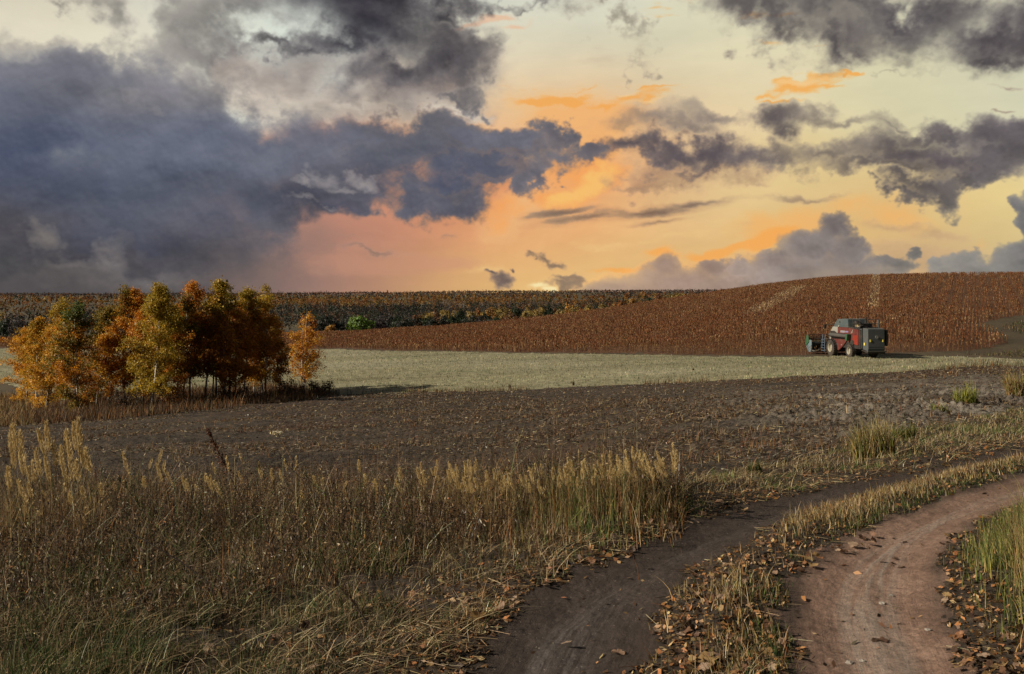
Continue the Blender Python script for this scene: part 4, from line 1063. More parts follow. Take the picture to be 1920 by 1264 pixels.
TG = {'gold': [(0.62, 0.30, 0.024), (0.56, 0.24, 0.02), (0.50, 0.29, 0.035)], 'orange': [(0.50, 0.19, 0.016), (0.40, 0.14, 0.014), (0.54, 0.26, 0.024)],
      'rust': [(0.34, 0.12, 0.015), (0.24, 0.08, 0.013), (0.44, 0.19, 0.02)], 'yellow': [(0.40, 0.23, 0.022), (0.32, 0.19, 0.02), (0.26, 0.19, 0.025)],
      'ygreen': [(0.36, 0.24, 0.022), (0.25, 0.19, 0.022), (0.44, 0.27, 0.024)], 'olive': [(0.17, 0.13, 0.018), (0.11, 0.095, 0.016), (0.27, 0.16, 0.018)],
      'green': [(0.05, 0.085, 0.016), (0.07, 0.10, 0.018), (0.12, 0.12, 0.02)]}
def birch(px, py, top, half, low, main, second, label, stems=1, nleaf=6500, mix_=0.25, topcol=None, dense=1.0):
    g = pick(px, py); D = g[1]
    zb = float(ground_h(np.array([g[0]]), np.array([g[1]]))[0])
    H = (py - top) / F * D; Rr = half * 1.28 / F * D; low = max(0.04, low - 0.14)
    root = empty('birch_tree', (g[0], g[1], zb - 0.03), 0, label, 'tree', 'birches of the grove in the field')
    tb, tw = Tubes(), Tubes()
    L0, L1 = [], []
    for s_ in range(stems):
        a = rng.uniform(0, 6.28); sp = 0.12 * s_
        ln = rng.normal(0, 0.05, 2) + (np.array([math.cos(a), math.sin(a)]) * 0.10 * (s_ > 0))
        Hs = H * (0.97 - 0.10 * s_)
        t = np.linspace(0, 1, 12)
        wob = np.column_stack([np.cumsum(rng.normal(0, 0.02, 12)), np.cumsum(rng.normal(0, 0.02, 12))]) * Hs * 0.25
        path = np.column_stack([sp * math.cos(a) + ln[0] * t * Hs + wob[:, 0], sp * math.sin(a) + ln[1] * t * Hs + wob[:, 1], t * Hs])
        r0 = 0.0088 * H * (1.0 if s_ == 0 else 0.75)
        tb.add(path, r0 * (1 - t) ** 0.8 + 0.006, 7)
        nb_ = int(46 / (1 + 0.35 * (stems - 1)))
        for b_ in range(nb_):
            tt = low + (1 - low) * rng.random() ** 0.85 * 0.98
            p0 = np.array([np.interp(tt, t, path[:, k]) for k in range(3)])
            az_ = rng.uniform(0, 6.28)
            fr = (tt - low) / (1 - low)
            prof = (0.64 + 0.8 * fr) if fr < 0.3 else (0.80 * (1 - ((fr - 0.3) / 0.7) ** 1.4) + 0.055)
            ln_ = Rr * prof * rng.uniform(0.6, 1.2)
            upa = R(rng.uniform(25, 62))
            d = np.array([math.cos(az_) * math.cos(upa), math.sin(az_) * math.cos(upa), math.sin(upa)])
            q = np.linspace(0, 1, 6)[:, None]
            ln3 = ln_ / max(math.cos(upa), 0.45)
            pts = p0 + d * ln3 * q + np.array([0, 0, -0.35 * ln3]) * q ** 2.2 + np.cumsum(rng.normal(0, 0.02 * ln3, (6, 3)), 0)
            pts[:, 2] = np.minimum(pts[:, 2], H * 1.0)
            (tw if fr > -1 else tb).add(pts, np.linspace(0.30, 0.06, 6) * r0 * (1.1 - 0.6 * fr), 4)
            for e in range(5):
                L0.append(pts[e]); L1.append(pts[e + 1])
                if e >= 1:     # side twigs, drooping
                    for _ in range(2):
                        tip = pts[e + 1] + np.array([rng.normal(0, 0.16), rng.normal(0, 0.16), rng.uniform(-0.30, 0.10)]) * (0.5 + 0.12 * H)
                        L0.append(pts[e + 1]); L1.append(tip)
    L0, L1 = np.array(L0), np.array(L1)
    n = int(nleaf * dense * 2.4)
    w = np.linalg.norm(L1 - L0, axis=1); w /= w.sum()
    i = rng.choice(len(L0), n, p=w); f = rng.random((n, 1))
    Q = L0[i] * (1 - f) + L1[i] * f + rng.normal(0, 0.06 + 0.008 * H, (n, 3))
    # patches of the second colour by branch
    br = np.random.default_rng(int(px) + 5).random(len(L0) + 12)
    c = palette(n, TG[main], [3, 2, 2], 0.25)
    c2 = palette(n, TG[second], [3, 2, 2], 0.25)
    sel = br[i // 12] < mix_
    if topcol:
        ctop = palette(n, TG[topcol], [3, 2, 2], 0.25); selt = rng.random(n) < sstep(Q[:, 2] / H, 0.62, 0.92)
        c = np.where(sel[:, None], c2, c); c = np.where(selt[:, None], ctop, c)
    else: c = np.where(sel[:, None], c2, c)
    nn = rng.normal(0, 0.75, (n, 3)) + Q * (0.8 / Rr, 0.8 / Rr, 0); nn[:, 2] *= 0.7
    s = Strips()
    s.cards(Q, nn, np.exp(rng.normal(math.log(0.040), 0.35, n)), 0.72, c)
    # hair-fine bare twigs
    k = rng.choice(len(L0), min(600, len(L0)), replace=False)
    tr = mesh_from('trunk', np.concatenate(tb.v + tw.v), np.concatenate(tb.q + [q_ + tb.n for q_ in tw.q]), None, BARK, smooth=True, parent=root)
    tr.data.materials.append(TWIG)
    nb0 = sum(len(q_) for q_ in tb.q)
    tr.data.polygons.foreach_set('material_index', (np.arange(len(tr.data.polygons)) >= nb0).astype(np.int32))
    s.build('crown', LEAF, root)
    return root

BIRCHES = [
    (48, 757, 612, 44, 0.04, 'gold', 'orange', 'low golden birch at the far left of the grove, leaves down to the grass', 1, 7500, 0.2, None, 1.0),
    (86, 772, 553, 44, 0.08, 'gold', 'yellow', 'tall golden birch whose pale trunk shows high in its crown, near the left end', 2, 8000, 0.2, 'ygreen', 1.0),
    (118, 764, 563, 36, 0.22, 'orange', 'rust', 'brownish orange birch between the tall golden birch and the green topped one', 2, 6500, 0.3, 'olive', 1.0),
    (146, 776, 552, 46, 0.14, 'olive', 'orange', 'dark birch with green top and orange lower leaves, left half of the grove', 2, 8500, 0.3, 'green', 1.05),
    (180, 768, 572, 40, 0.25, 'olive', 'rust', 'dull olive birch right behind the green topped birch', 1, 6500, 0.35, 'olive', 1.0),
    (207, 766, 596, 40, 0.22, 'rust', 'gold', 'short rust coloured birch filling the dip between the two halves of the grove', 2, 6000, 0.3, None, 1.0),
    (232, 762, 530, 28, 0.30, 'orange', 'gold', 'slim orange birch with a thin dark twiggy spire above the dip', 1, 4500, 0.3, 'olive', 0.8),
    (252, 760, 536, 44, 0.28, 'orange', 'rust', 'fiery orange birch just left of the big yellow-green one', 1, 7000, 0.25, None, 1.0),
    (284, 767, 520, 52, 0.26, 'ygreen', 'yellow', 'broad yellow-green birch, the palest crown in the middle of the grove', 2, 9500, 0.35, 'ygreen', 1.0),
    (304, 760, 532, 40, 0.30, 'yellow', 'orange', 'yellow birch whose orange lower boughs hang beside the palest crown', 1, 6500, 0.35, 'olive', 1.0),
    (328, 758, 545, 36, 0.34, 'olive', 'rust', 'olive birch standing in the gap between the yellow-green and the tallest orange crown', 1, 5500, 0.4, None, 1.0),
    (358, 754, 517, 38, 0.28, 'orange', 'rust', 'tallest orange birch with a pointed top above the clean white trunk', 1, 7500, 0.25, 'orange', 1.0),
    (346, 752, 560, 38, 0.30, 'rust', 'orange', 'rust brown birch in front of the tallest orange one', 1, 6000, 0.3, None, 1.0),
    (384, 752, 545, 34, 0.32, 'rust', 'olive', 'dark rust birch in the shade right of the tallest orange one', 1, 6000, 0.3, None, 1.0),
    (401, 751, 521, 36, 0.33, 'orange', 'ygreen', 'birch with a yellow-green pointed top and two bare pale stems in its middle', 2, 6800, 0.35, 'ygreen', 1.0),
    (430, 747, 527, 36, 0.33, 'olive', 'rust', 'birch with an olive green tip in the right half of the grove', 1, 6500, 0.35, 'olive', 1.0),
    (457, 744, 532, 36, 0.30, 'rust', 'orange', 'russet birch with a slim tip next to the olive tipped one', 1, 6500, 0.3, 'ygreen', 1.0),
    (420, 752, 600, 34, 0.36, 'rust', 'rust', 'low dark russet birch with white stems below its crown', 2, 5000, 0.3, None, 1.0),
    (478, 741, 556, 34, 0.28, 'rust', 'olive', 'shaded brown birch tucked behind the right end of the grove', 1, 6000, 0.3, None, 1.0),
    (497, 740, 531, 36, 0.26, 'orange', 'gold', 'orange birch with a lacy top at the right end of the main grove', 2, 7500, 0.3, 'ygreen', 1.0),
    (524, 737, 590, 22, 0.26, 'rust', 'olive', 'narrow dark birch closing the right edge of the main grove', 1, 4500, 0.3, 'olive', 1.0),
    (68, 762, 590, 40, 0.10, 'gold', 'yellow', 'bushy golden birch tucked between the low golden one and the tall golden one', 1, 6500, 0.3, None, 1.0),
    (268, 762, 572, 42, 0.18, 'orange', 'gold', 'lower orange birch filling in below the palest crown on its left side', 1, 6000, 0.4, None, 1.0),
    (314, 762, 580, 44, 0.22, 'orange', 'rust', 'lower orange birch filling in below the palest crown on its right side', 1, 6000, 0.4, None, 1.0),
    (442, 748, 575, 44, 0.26, 'orange', 'rust', 'orange lower crown in front of the olive tipped birch', 1, 6500, 0.4, None, 1.0),
    (488, 741, 590, 40, 0.22, 'gold', 'rust', 'golden lower crown at the right end in front of the lacy topped birch', 1, 5500, 0.5, None, 1.0),
    (568, 732, 580, 34, 0.20, 'orange', 'gold', 'small orange birch standing alone right of the grove', 3, 5200, 0.4, None, 0.85),
]
for b_ in BIRCHES: birch(*b_)

def shrub(px, py, top, half, cols, label, n=900, leaf=0.05):
    g = pick(px, py); D = g[1]; zb = float(ground_h(np.array([g[0]]), np.array([g[1]]))[0])
    H = (py - top) / F * D; Rr = half / F * D
    root = empty('shrub', (g[0], g[1], zb), 0, label, 'shrub')
    tw, s = Tubes(), Strips()
    ends = []
    for k in range(9):
        a = rng.uniform(0, 6.28); q = np.linspace(0, 1, 5)
        pts = np.column_stack([np.cos(a) * Rr * q ** 1.2, np.sin(a) * Rr * q ** 1.2, H * q * rng.uniform(0.6, 1)]) + np.cumsum(rng.normal(0, 0.03 * H, (5, 3)), 0) * (q > 0)[:, None]
        tw.add(pts, np.linspace(0.012, 0.004, 5) * max(H, 0.8), 4); ends.append(pts)
    E_ = np.concatenate([e[2:] for e in ends])
    Q = E_[rng.integers(0, len(E_), n)] + rng.normal(0, 0.14 * H, (n, 3)); Q[:, 2] = np.maximum(Q[:, 2], 0.05)
    s.cards(Q, rng.normal(0, 1, (n, 3)), np.exp(rng.normal(math.log(leaf), 0.3, n)), 0.6, palette(n, cols, [1] * len(cols)))
    tw.build('branch', TWIG, root); s.build('foliage', LEAF, root)
shrub(600, 738, 715, 22, [DARKB, BROWN, (0.06, 0.03, 0.015)], 'dark low shrub right of the lone orange birch', 900)
shrub(545, 742, 716, 24, [DARKB, BROWN, RUSTY], 'dark brown shrub between the grove and the lone orange birch', 900)
shrub(440, 754, 728, 26, [DARKB, (0.05, 0.028, 0.014), RUSTY], 'blackish shrub at the foot of the grove, in front of the white stems', 900)
shrub(235, 772, 738, 26, [DARKB, BROWN, (0.06, 0.04, 0.02)], 'dark thicket at the foot of the fiery orange birch', 900)
shrub(330, 764, 736, 22, [RUSTY, BROWN, (0.3, 0.11, 0.03)], 'rust coloured shrub under the tallest orange birch', 800)

# ------------------------------------------------------------------ the wood in the valley
FT = {'gold': [(0.32, 0.165, 0.035), (0.26, 0.13, 0.03)], 'yellow': [(0.30, 0.20, 0.055), (0.23, 0.165, 0.05)], 'orange': [(0.26, 0.10, 0.024), (0.20, 0.08, 0.022)], 'rust': [(0.16, 0.07, 0.03), (0.11, 0.055, 0.028)],
      'dark': [(0.018, 0.024, 0.018), (0.028, 0.030, 0.022)], 'pine': [(0.020, 0.032, 0.016), (0.03, 0.045, 0.02)], 'bare': [(0.13, 0.105, 0.085), (0.18, 0.15, 0.125)], 'green': [(0.075, 0.14, 0.014), (0.11, 0.18, 0.018)], 'plum': [(0.05, 0.036, 0.036), (0.035, 0.028, 0.032)]}
def crown_pts(n, H, Rr, conif=False):
    m_ = max(5, n // 22)
    u = rng.normal(0, 1, (m_, 3)); u /= np.linalg.norm(u, axis=1, keepdims=True)
    cc = u * np.array([Rr, Rr, H * 0.40]) * rng.uniform(0.45, 0.95, (m_, 1)) + np.array([0, 0, H * 0.58])
    if conif: cc[:, :2] *= np.clip(1.25 - cc[:, 2:3] / H, 0.1, 1) * 1.1
    i = rng.integers(0, m_, n)
    return cc[i] + rng.normal(0, 1, (n, 3)) * np.array([Rr, Rr, H * 0.4]) * 0.135, i
def far_tree(px, D, top, Rr, kind, label, name='tree', n=620):
    x, y = ray(px, D); zb = float(ground_h(np.array([x]), np.array([y]))[0])
    H = max(4.0, (HY - top) / F * D - zb)
    root = empty(name, (x, y, zb - 0.1), 0, label, 'tree', 'trees in the front of the far wood')
    Q, i = crown_pts(n, H, Rr, kind == 'pine')
    lum = np.exp(rng.normal(0, 0.22, i.max() + 1))[i][:, None]
    s = Strips(); s.cards(Q, (Q - (0, 0, H * 0.55)) / (Rr, Rr, H * 0.4) + rng.normal(0, 0.45, (n, 3)), np.exp(rng.normal(math.log(0.30), 0.3, n)), 0.8, palette(n, FT[kind], [1, 1], 0.12) * lum)
    t = Tubes(); q = np.linspace(0, 1, 6)
    t.add(np.column_stack([np.cumsum(rng.normal(0, 0.12, 6)), np.cumsum(rng.normal(0, 0.12, 6)), q * H * 0.8]), 0.16 * (1.1 - q), 5)
    t.build('trunk', BARK if kind in ('gold', 'yellow', 'orange', 'bare') else TWIG, root); s.build('crown', LEAF, root)
    return root
KN = {'gold': 'golden', 'yellow': 'pale yellow', 'orange': 'orange', 'rust': 'russet', 'dark': 'dark bare-looking', 'pine': 'dark green', 'bare': 'grey leafless', 'green': 'bright green', 'plum': 'plum brown'}
def front_wood():
    far_tree(676, 330, 590, 4.4, 'green', 'bright green round tree, the only green one at the edge of the hill crop', n=1100)
    far_tree(620, 318, 607, 2.2, 'gold', 'small bright orange-gold tree at the crop edge left of the green tree', n=600)
    far_tree(578, 330, 585, 3.0, 'orange', 'orange tree behind the lone birch at the far end of the crop', n=600)
    r2 = np.random.default_rng(99)
    # dark belt straight behind the crop edge, then yellow crowns standing above it further right
    for px in np.arange(585, 1010, 11.5):
        k = r2.choice(['dark', 'dark', 'pine', 'plum', 'dark', 'rust'])
        px_ = px + r2.uniform(-4, 4)
        far_tree(px_, r2.uniform(370, 420), r2.uniform(586, 600) - max(0, px - 800) * 0.03, r2.uniform(3.2, 4.6), k, '%s tree in the dark belt behind the crop, %s' % (KN[k], 'left of the pale yellow crowns' if px < 800 else 'below the pale yellow crowns'))
    for px in np.arange(790, 1290, 13.0):
        k = r2.choice(['yellow', 'gold', 'yellow', 'pine', 'rust', 'orange', 'yellow'])
        px_ = px + r2.uniform(-6, 6)
        D = 445 - (px - 790) * 0.12 + r2.uniform(-10, 40)
        far_tree(px_, D, np.interp(px, [790, 1000, 1150, 1290], [580, 573, 562, 545]) + r2.uniform(-5, 9), r2.uniform(2.2, 3.4), k, '%s tree in the wood along the upper crop edge, %s' % (KN[k], 'above the dark belt' if px < 1010 else 'towards the hill shoulder'))
    for px in np.arange(-30, 60, 15.0):
        k = r2.choice(['dark', 'plum', 'pine'])
        far_tree(px + r2.uniform(-4, 4), r2.uniform(390, 430), r2.uniform(588, 600), r2.uniform(3.5, 4.5), k, '%s tree in the dark wood beyond the left end of the grove' % KN[k])
front_wood()
def far_wood():
    """the wood rolling back to the horizon: one mass"""
    s = Strips()
    for (r0, r1, cnt, per, sz, H0) in ((455, 700, 2600, 80, 0.27, 7.8), (700, 1300, 5500, 40, 0.44, 7.6), (1300, 4600, 9500, 20, 1.0, 9.0)):
        xy = spread(cnt, r0, r1, 0.8, -33, 14 if r0 > 600 else 11)
        z = zones(xy[:, 0], xy[:, 1]); xy = xy[z == 0]
        g = base_h(xy[:, 0], xy[:, 1])
        rr = np.hypot(xy[:, 0], xy[:, 1]) * np.exp(0.16 * wn(xy[:, 0] * 0.5, xy[:, 1], 900, 0) + 0.08 * wn(xy[:, 0], xy[:, 1], 300, 1))
        hv = np.clip(1 + 0.35 * wn(xy[:, 0], xy[:, 1] * 0.4, 520, 2), 0.5, 1.35)
        kinds = np.digitize(rr, [660, 880, 2000])
        sets = [['dark', 'plum', 'pine', 'dark', 'rust', 'dark'], ['bare', 'plum', 'bare', 'yellow', 'pine', 'orange', 'gold', 'bare'], ['gold', 'orange', 'rust', 'yellow', 'gold', 'pine', 'orange'], ['plum', 'bare', 'rust', 'plum', 'orange', 'dark']]
        for j in range(len(xy)):
            k = sets[kinds[j]][rng.integers(0, len(sets[kinds[j]]))]
            H = H0 * rng.uniform(0.6, 1.1) * (1.25 if rng.random() < 0.06 else 1) * hv[j]
            Q, i = crown_pts(per, H, H * 0.27, k == 'pine')
            lum = math.exp(rng.normal(-0.1, 0.2))
            s.cards(Q + np.array([xy[j, 0], xy[j, 1], g[j]]), (Q - (0, 0, H * 0.5)) / (H * 0.27, H * 0.27, H * 0.4) + rng.normal(0, 0.4, (per, 3)), sz * rng.uniform(0.7, 1.3, per), 0.8, palette(per, FT[k], [1, 1], 0.08) * lum)
    tag(s.build('distant_wood', LEAF), 'autumn wood of golden, russet and dark trees rolling back to the horizon', 'wood', kind='stuff')
far_wood()
# ------------------------------------------------------------------ combine harvester at the edge of the crop
def paint(name, col, rough=0.5, dirt=0.35, dirtcol=(0.16, 0.12, 0.085, 1), metal=0.0):
    m, nb, b = mat(name)
    tc = nb.node('ShaderNodeTexCoord').outputs['Object']
    n1 = nb.noise(tc, 1.6, 6, 0.65); n2 = nb.noise(tc, 7.0, 5, 0.7)
    sepz = nb.node('ShaderNodeSeparateXYZ'); nb.put(sepz.inputs[0], tc)
    f = nb.m('MULTIPLY', nb.smooth(nb.m('ADD', nb.m('MULTIPLY', n1, 0.6), nb.m('MULTIPLY', n2, 0.4)), 0.38, 0.68), dirt)
    nb.put(b.inputs['Base Color'], nb.mix(f, col, dirtcol))
    b.inputs['Roughness'].default_value = rough; b.inputs['Metallic'].default_value = metal
    return m
class Geo:
    """boxes, prisms and tubes gathered into one mesh"""
    def __init__(s): s.v, s.f = [], []
    def prism(s, prof, y0, y1, plane='xz', bev=0.0):
        n = len(prof); k = len(s.v)
        for y in (y0, y1):
            for a, c in prof: s.v.append((a, y, c) if plane == 'xz' else (y, a, c) if plane == 'yz' else (a, c, y))
        s.f.append(list(range(k, k + n))); s.f.append(list(range(k + 2 * n - 1, k + n - 1, -1)))
        for i in range(n):
            j = (i + 1) % n; s.f.append([k + i, k + n + i, k + n + j, k + j])
        return s
    def box(s, x0, x1, y0, y1, z0, z1):
        return s.prism([(x0, z0), (x1, z0), (x1, z1), (x0, z1)], y0, y1)
    def tube(s, path, r, nseg=8, cap=True):
        k = len(s.v); V, Q = tube(path, np.full(len(path), r) if np.isscalar(r) else r, nseg)
        s.v += [tuple(p) for p in V]; s.f += [[int(i) + k for i in q] for q in Q]
        if cap:
            n = len(path); s.f.append(list(range(k, k + nseg))); s.f.append(list(range(k + n * nseg - 1, k + (n - 1) * nseg - 1, -1)))
        return s
    def lathe(s, prof, c, nseg=24, axis='y'):
        """profile (radius, offset) turned about an axis through c"""
        k = len(s.v); n = len(prof)
        for i in range(nseg):
            t = 2 * math.pi * i / nseg
            for r, o in prof:
                s.v.append((c[0] + r * math.cos(t), c[1] + o, c[2] + r * math.sin(t)) if axis == 'y' else (c[0] + o, c[1] + r * math.cos(t), c[2] + r * math.sin(t)))
        for i in range(nseg):
            j = (i + 1) % nseg
            for a in range(n - 1): s.f.append([k + i * n + a, k + i * n + a + 1, k + j * n + a + 1, k + j * n + a])
        return s
    SX = 1.38
    def build(s, name, m, parent, bev=0.0, smooth=False):
        me = bpy.data.meshes.new(name); me.from_pydata([(a * Geo.SX, b, c) for a, b, c in s.v], [], s.f); me.update()
        import bmesh
        bm = bmesh.new(); bm.from_mesh(me); bmesh.ops.recalc_face_normals(bm, faces=bm.faces)
        if bev: bmesh.ops.bevel(bm, geom=[e for e in bm.edges], offset=bev, segments=2, affect='EDGES', profile=0.7, clamp_overlap=True)
        bm.to_mesh(me); bm.free()
        if smooth: me.polygons.foreach_set('use_smooth', np.ones(len(me.polygons), bool))
        me.materials.append(m)
        o = bpy.data.objects.new(name, me); COL.objects.link(o); o.parent = parent
        return o

def harvester():
    g = pick(1605, 668.5)
    zb = float(ground_h(np.array([g[0]]), np.array([g[1]]))[0]) - 0.02
    S = g[1] / 105.0
    root = empty('combine_harvester', (g[0], g[1], zb), math.atan2(math.cos(R(9)), -math.sin(R(9))), 'dusty dark red and grey combine harvester facing left at the edge of the hill crop', 'combine harvester')
    root.scale = (S, S, S)
    red = paint('red_paint', (0.095, 0.015, 0.015, 1), 0.45, 0.35); brightred = paint('bright_red_paint', (0.20, 0.022, 0.013, 1), 0.4, 0.15)
    grey = paint('slate_paint', (0.058, 0.068, 0.073, 1), 0.5, 0.3); blue = paint('blue_grey_paint', (0.11, 0.16, 0.19, 1), 0.5, 0.25)
    tank = paint('tank_paint', (0.055, 0.078, 0.084, 1), 0.5, 0.25); white = paint('off_white_paint', (0.24, 0.235, 0.21, 1), 0.5, 0.3)
    black = paint('black_steel', (0.014, 0.014, 0.015, 1), 0.6, 0.3); rub = paint('tyre_rubber', (0.020, 0.020, 0.020, 1), 0.85, 0.45)
    steel = paint('bare_steel', (0.075, 0.076, 0.073, 1), 0.45, 0.35, metal=0.3); green = paint('green_paint', (0.02, 0.075, 0.035, 1), 0.5, 0.2)
    yel = paint('yellow_paint', (0.65, 0.43, 0.02, 1), 0.5, 0.1); cream = paint('cream_rim', (0.30, 0.275, 0.21, 1), 0.55, 0.3)
    lamp, nb, b = mat('tail_lamp_lens'); nb.put(b.inputs['Base Color'], (0.75, 0.62, 0.12, 1)); b.inputs['Roughness'].default_value = 0.25
    glass, nb, b = mat('cab_glass'); nb.put(b.inputs['Base Color'], (0.02, 0.025, 0.03, 1)); b.inputs['Roughness'].default_value = 0.08; b.inputs['Specular IOR Level'].default_value = 0.6
    # chassis and threshing body
    body = Geo().prism([(-2.3, 0.95), (1.2, 0.95), (1.9, 1.5), (1.9, 2.95), (-2.3, 2.95)], -1.22, 1.18).build('body', black, root, 0.03)
    Geo().prism([(1.15, 1.9), (-2.05, 1.35), (-2.05, 2.92), (-1.15, 3.0), (-0.35, 3.08), (1.15, 3.08)], 1.18, 1.235).build('side_panel', red, root, 0.012)
    Geo().prism([(-1.10, 1.45), (-1.95, 1.32), (-1.95, 2.35), (-1.3, 2.3)], 1.235, 1.255).build('rear_side_panel', brightred, root, 0.008)
    Geo().prism([(1.15, 2.2), (1.15, 3.10), (1.95, 3.10), (2.45, 2.35), (2.50, 1.55), (2.28, 1.45), (2.2, 2.1), (1.9, 2.32)], -1.1, 1.25).build('front_panel', white, root, 0.03)
    Geo().prism([(2.52, 1.7), (2.52, 2.3), (2.02, 3.06), (1.99, 3.06), (2.46, 2.3), (2.46, 1.7)], -0.95, 0.95).build('windscreen', glass, root)
    Geo().prism([(2.05, 1.80), (-0.45, 1.82), (0.25, 1.12), (0.92, 0.62), (1.05, 0.62), (1.6, 1.3)], 1.19, 1.30).build('lower_panel', red, root, 0.015)
    # decals: lettering too small to read in the photograph, kept as pale bars
    dec = Geo(); dec.box(0.02, 0.72, 1.2365, 1.240, 2.52, 2.74); dec.build('decal', white, root)
    pm = paint('violet_decal', (0.20, 0.16, 0.30, 1), 0.5, 0.1)
    d2 = Geo(); d2.box(-0.50, -0.02, 1.2365, 1.240, 2.56, 2.72)
    d2.build('decal', pm, root)
    d3 = Geo()
    for k in range(4): d3.box(0.09 + k * 0.155, 0.17 + k * 0.155, 1.241, 1.243, 2.57, 2.69)
    d3.box(0.09, 0.635, 1.2405, 1.2415, 2.57, 2.585)
    d3.build('decal_lettering', pm, dec and bpy.data.objects['decal'])
    d4 = Geo()
    for k in range(3): d4.prism([(-0.92 - 0.1 * k, 2.48 + 0.13 * k), (-1.18 - 0.02 * k, 2.62 + 0.13 * k), (-1.16 - 0.02 * k, 2.68 + 0.13 * k), (-0.90 - 0.1 * k, 2.54 + 0.13 * k)], 1.2365, 1.241)
    d4.build('chevron', white, root)
    for x_, z_ in ((1.2, 1.25), (0.45, 1.22)):
        Geo().lathe([(0.0, 0.03), (0.06, 0.03), (0.06, 0.0)], (x_, 1.30, z_), 12).build('reflector', white, root)
    # grain tank with its raised hood
    tk = Geo().prism([(-0.35, 3.08), (2.0, 3.08), (1.85, 3.40), (1.35, 3.92), (0.25, 4.0), (-0.25, 3.96)], -1.05, 1.10).build('grain_tank', tank, root, 0.05)
    Geo().box(-0.33, 1.86, 1.10, 1.115, 3.28, 3.36).build('tank_rib', tank, tk, 0.004)
    Geo().lathe([(0.0, 0.02), (0.09, 0.02), (0.09, 0.0)], (1.0, 1.10, 3.62), 12).build('tank_port', black, tk)
    Geo().lathe([(0.0, 0.06), (0.10, 0.05), (0.12, 0.0)], (1.75, 1.0, 3.46), 12).build('work_lamp', white, root)
    Geo().lathe([(0.0, 0.06), (0.09, 0.05), (0.10, 0.0)], (1.12, 1.12, 3.18), 12).build('work_lamp', white, root)
    # engine deck with railings
    dk_ = Geo().box(-2.0, -0.36, -1.1, 1.05, 2.95, 3.16).build('engine_deck', black, root, 0.02)
    e = Geo(); e.box(-1.5, -0.6, -0.7, 0.6, 3.16, 3.55); e.lathe([(0.0, 0.5), (0.32, 0.5), (0.32, 0.0), (0.0, 0.0)], (-1.05, 0.35, 3.5), 16)
    e.build('engine', black, dk_, 0.0)
    Geo().lathe([(0, 0), (0.09, 0), (0.11, 0.3), (0.0, 0.3)], (-1.75, 0.55, 3.3), 12).build('air_cleaner', steel, dk_)
    Geo().box(-1.60, -1.25, 0.62, 0.95, 3.17, 3.42).build('battery_box', paint('brass_box', (0.3, 0.22, 0.10, 1), 0.5, 0.3), dk_, 0.01)
    Geo().box(-1.92, -1.78, 0.98, 1.05, 3.2, 3.3).build('marker_lamp', white, dk_)
    rl = Geo()
    for yy in (-1.05, 1.02):
        for zz in (3.55, 3.95): rl.tube([(-2.0, yy, zz), (-0.4, yy, zz)], 0.025, 6)
        for xx in (-2.0, -1.45, -0.9, -0.4): rl.tube([(xx, yy, 3.1), (xx, yy, 3.95)], 0.022, 6)
    for zz in (3.55, 3.95): rl.tube([(-2.0, -1.05, zz), (-2.0, 1.02, zz)], 0.025, 6)
    rl.build('railing', black, root)
    Geo().prism([(-2.06, 2.9), (-1.80, 2.9), (-1.80, 3.9), (-1.9, 3.98), (-2.06, 3.9)], -1.1, -1.0).build('rear_screen', grey, root, 0.01)
    Geo().tube([(-0.7, -0.55, 3.2), (-0.7, -0.55, 4.05), (-0.85, -0.55, 4.12)], 0.07, 8).build('exhaust_pipe', black, root)
    # rear hood, its emblem, tail lamps and bumper
    hd = Geo().prism([(-2.32, 0.95), (-3.02, 0.78), (-3.10, 1.0), (-3.06, 3.02), (-2.9, 3.10), (-2.32, 3.10)], -0.86, 0.95).build('rear_hood', grey, root, 0.04)
    Geo().prism([(-2.06, 1.15), (-2.34, 1.0), (-2.34, 3.06), (-2.06, 3.02)], -1.0, 1.10).build('hood_side', grey, root, 0.02)
    em = Geo().lathe([(0.0, -0.02), (0.085, -0.02), (0.085, 0.0), (0.105, 0.0)], (-3.10, 0.02, 2.22), 20, 'x')
    em.lathe([(0.105, 0.0), (0.105, -0.025), (0.16, -0.025), (0.16, 0.0)], (-3.10, 0.02, 2.22), 20, 'x').build('emblem', white, hd)
    for yy in (0.70, -0.66): Geo().box(-3.115, -3.08, yy - 0.06, yy + 0.06, 1.72, 1.96).build('tail_lamp', lamp, hd, 0.008)
    Geo().box(-2.62, -2.50, 0.95, 0.975, 1.35, 1.62).build('side_lamp', lamp, hd, 0.006)
    Geo().box(-3.10, -3.065, -0.82, 0.90, 1.16, 1.20).build('hood_seam', black, hd)
    Geo().box(-3.20, -3.02, -0.98, 1.05, 0.70, 0.84).build('bumper', steel, root, 0.02)
    Geo().prism([(-2.1, 0.8), (-3.05, 0.55), (-3.05, 0.72), (-2.1, 0.98)], -0.95, 0.95).build('straw_chute', black, root)
    rs = Geo(); rs.box(-2.95, -2.3, -1.32, -1.05, 1.3, 2.95); rs.build('right_side_guard', black, root, 0.03)
    # unloading auger folded back along the side
    Geo().tube([(2.0, 1.52, 2.22), (-0.72, 1.52, 2.18)], 0.19, 16).build('unloading_auger', steel, root, smooth=False)
    au = Geo().prism([(2.2, 1.95), (2.2, 2.62), (1.6, 2.66), (1.2, 2.45), (-0.85, 2.42), (-0.85, 2.36), (1.2, 2.38), (1.5, 2.25), (1.55, 1.98), (-0.6, 1.92), (-0.6, 1.86), (1.9, 1.88)], 1.31, 1.36)
    au.build('auger_cradle', black, root)
    Geo().prism([(-0.62, 1.75), (-0.9, 1.72), (-0.98, 2.40), (-0.70, 2.45)], 1.28, 1.70).build('auger_spout', green, root, 0.015)
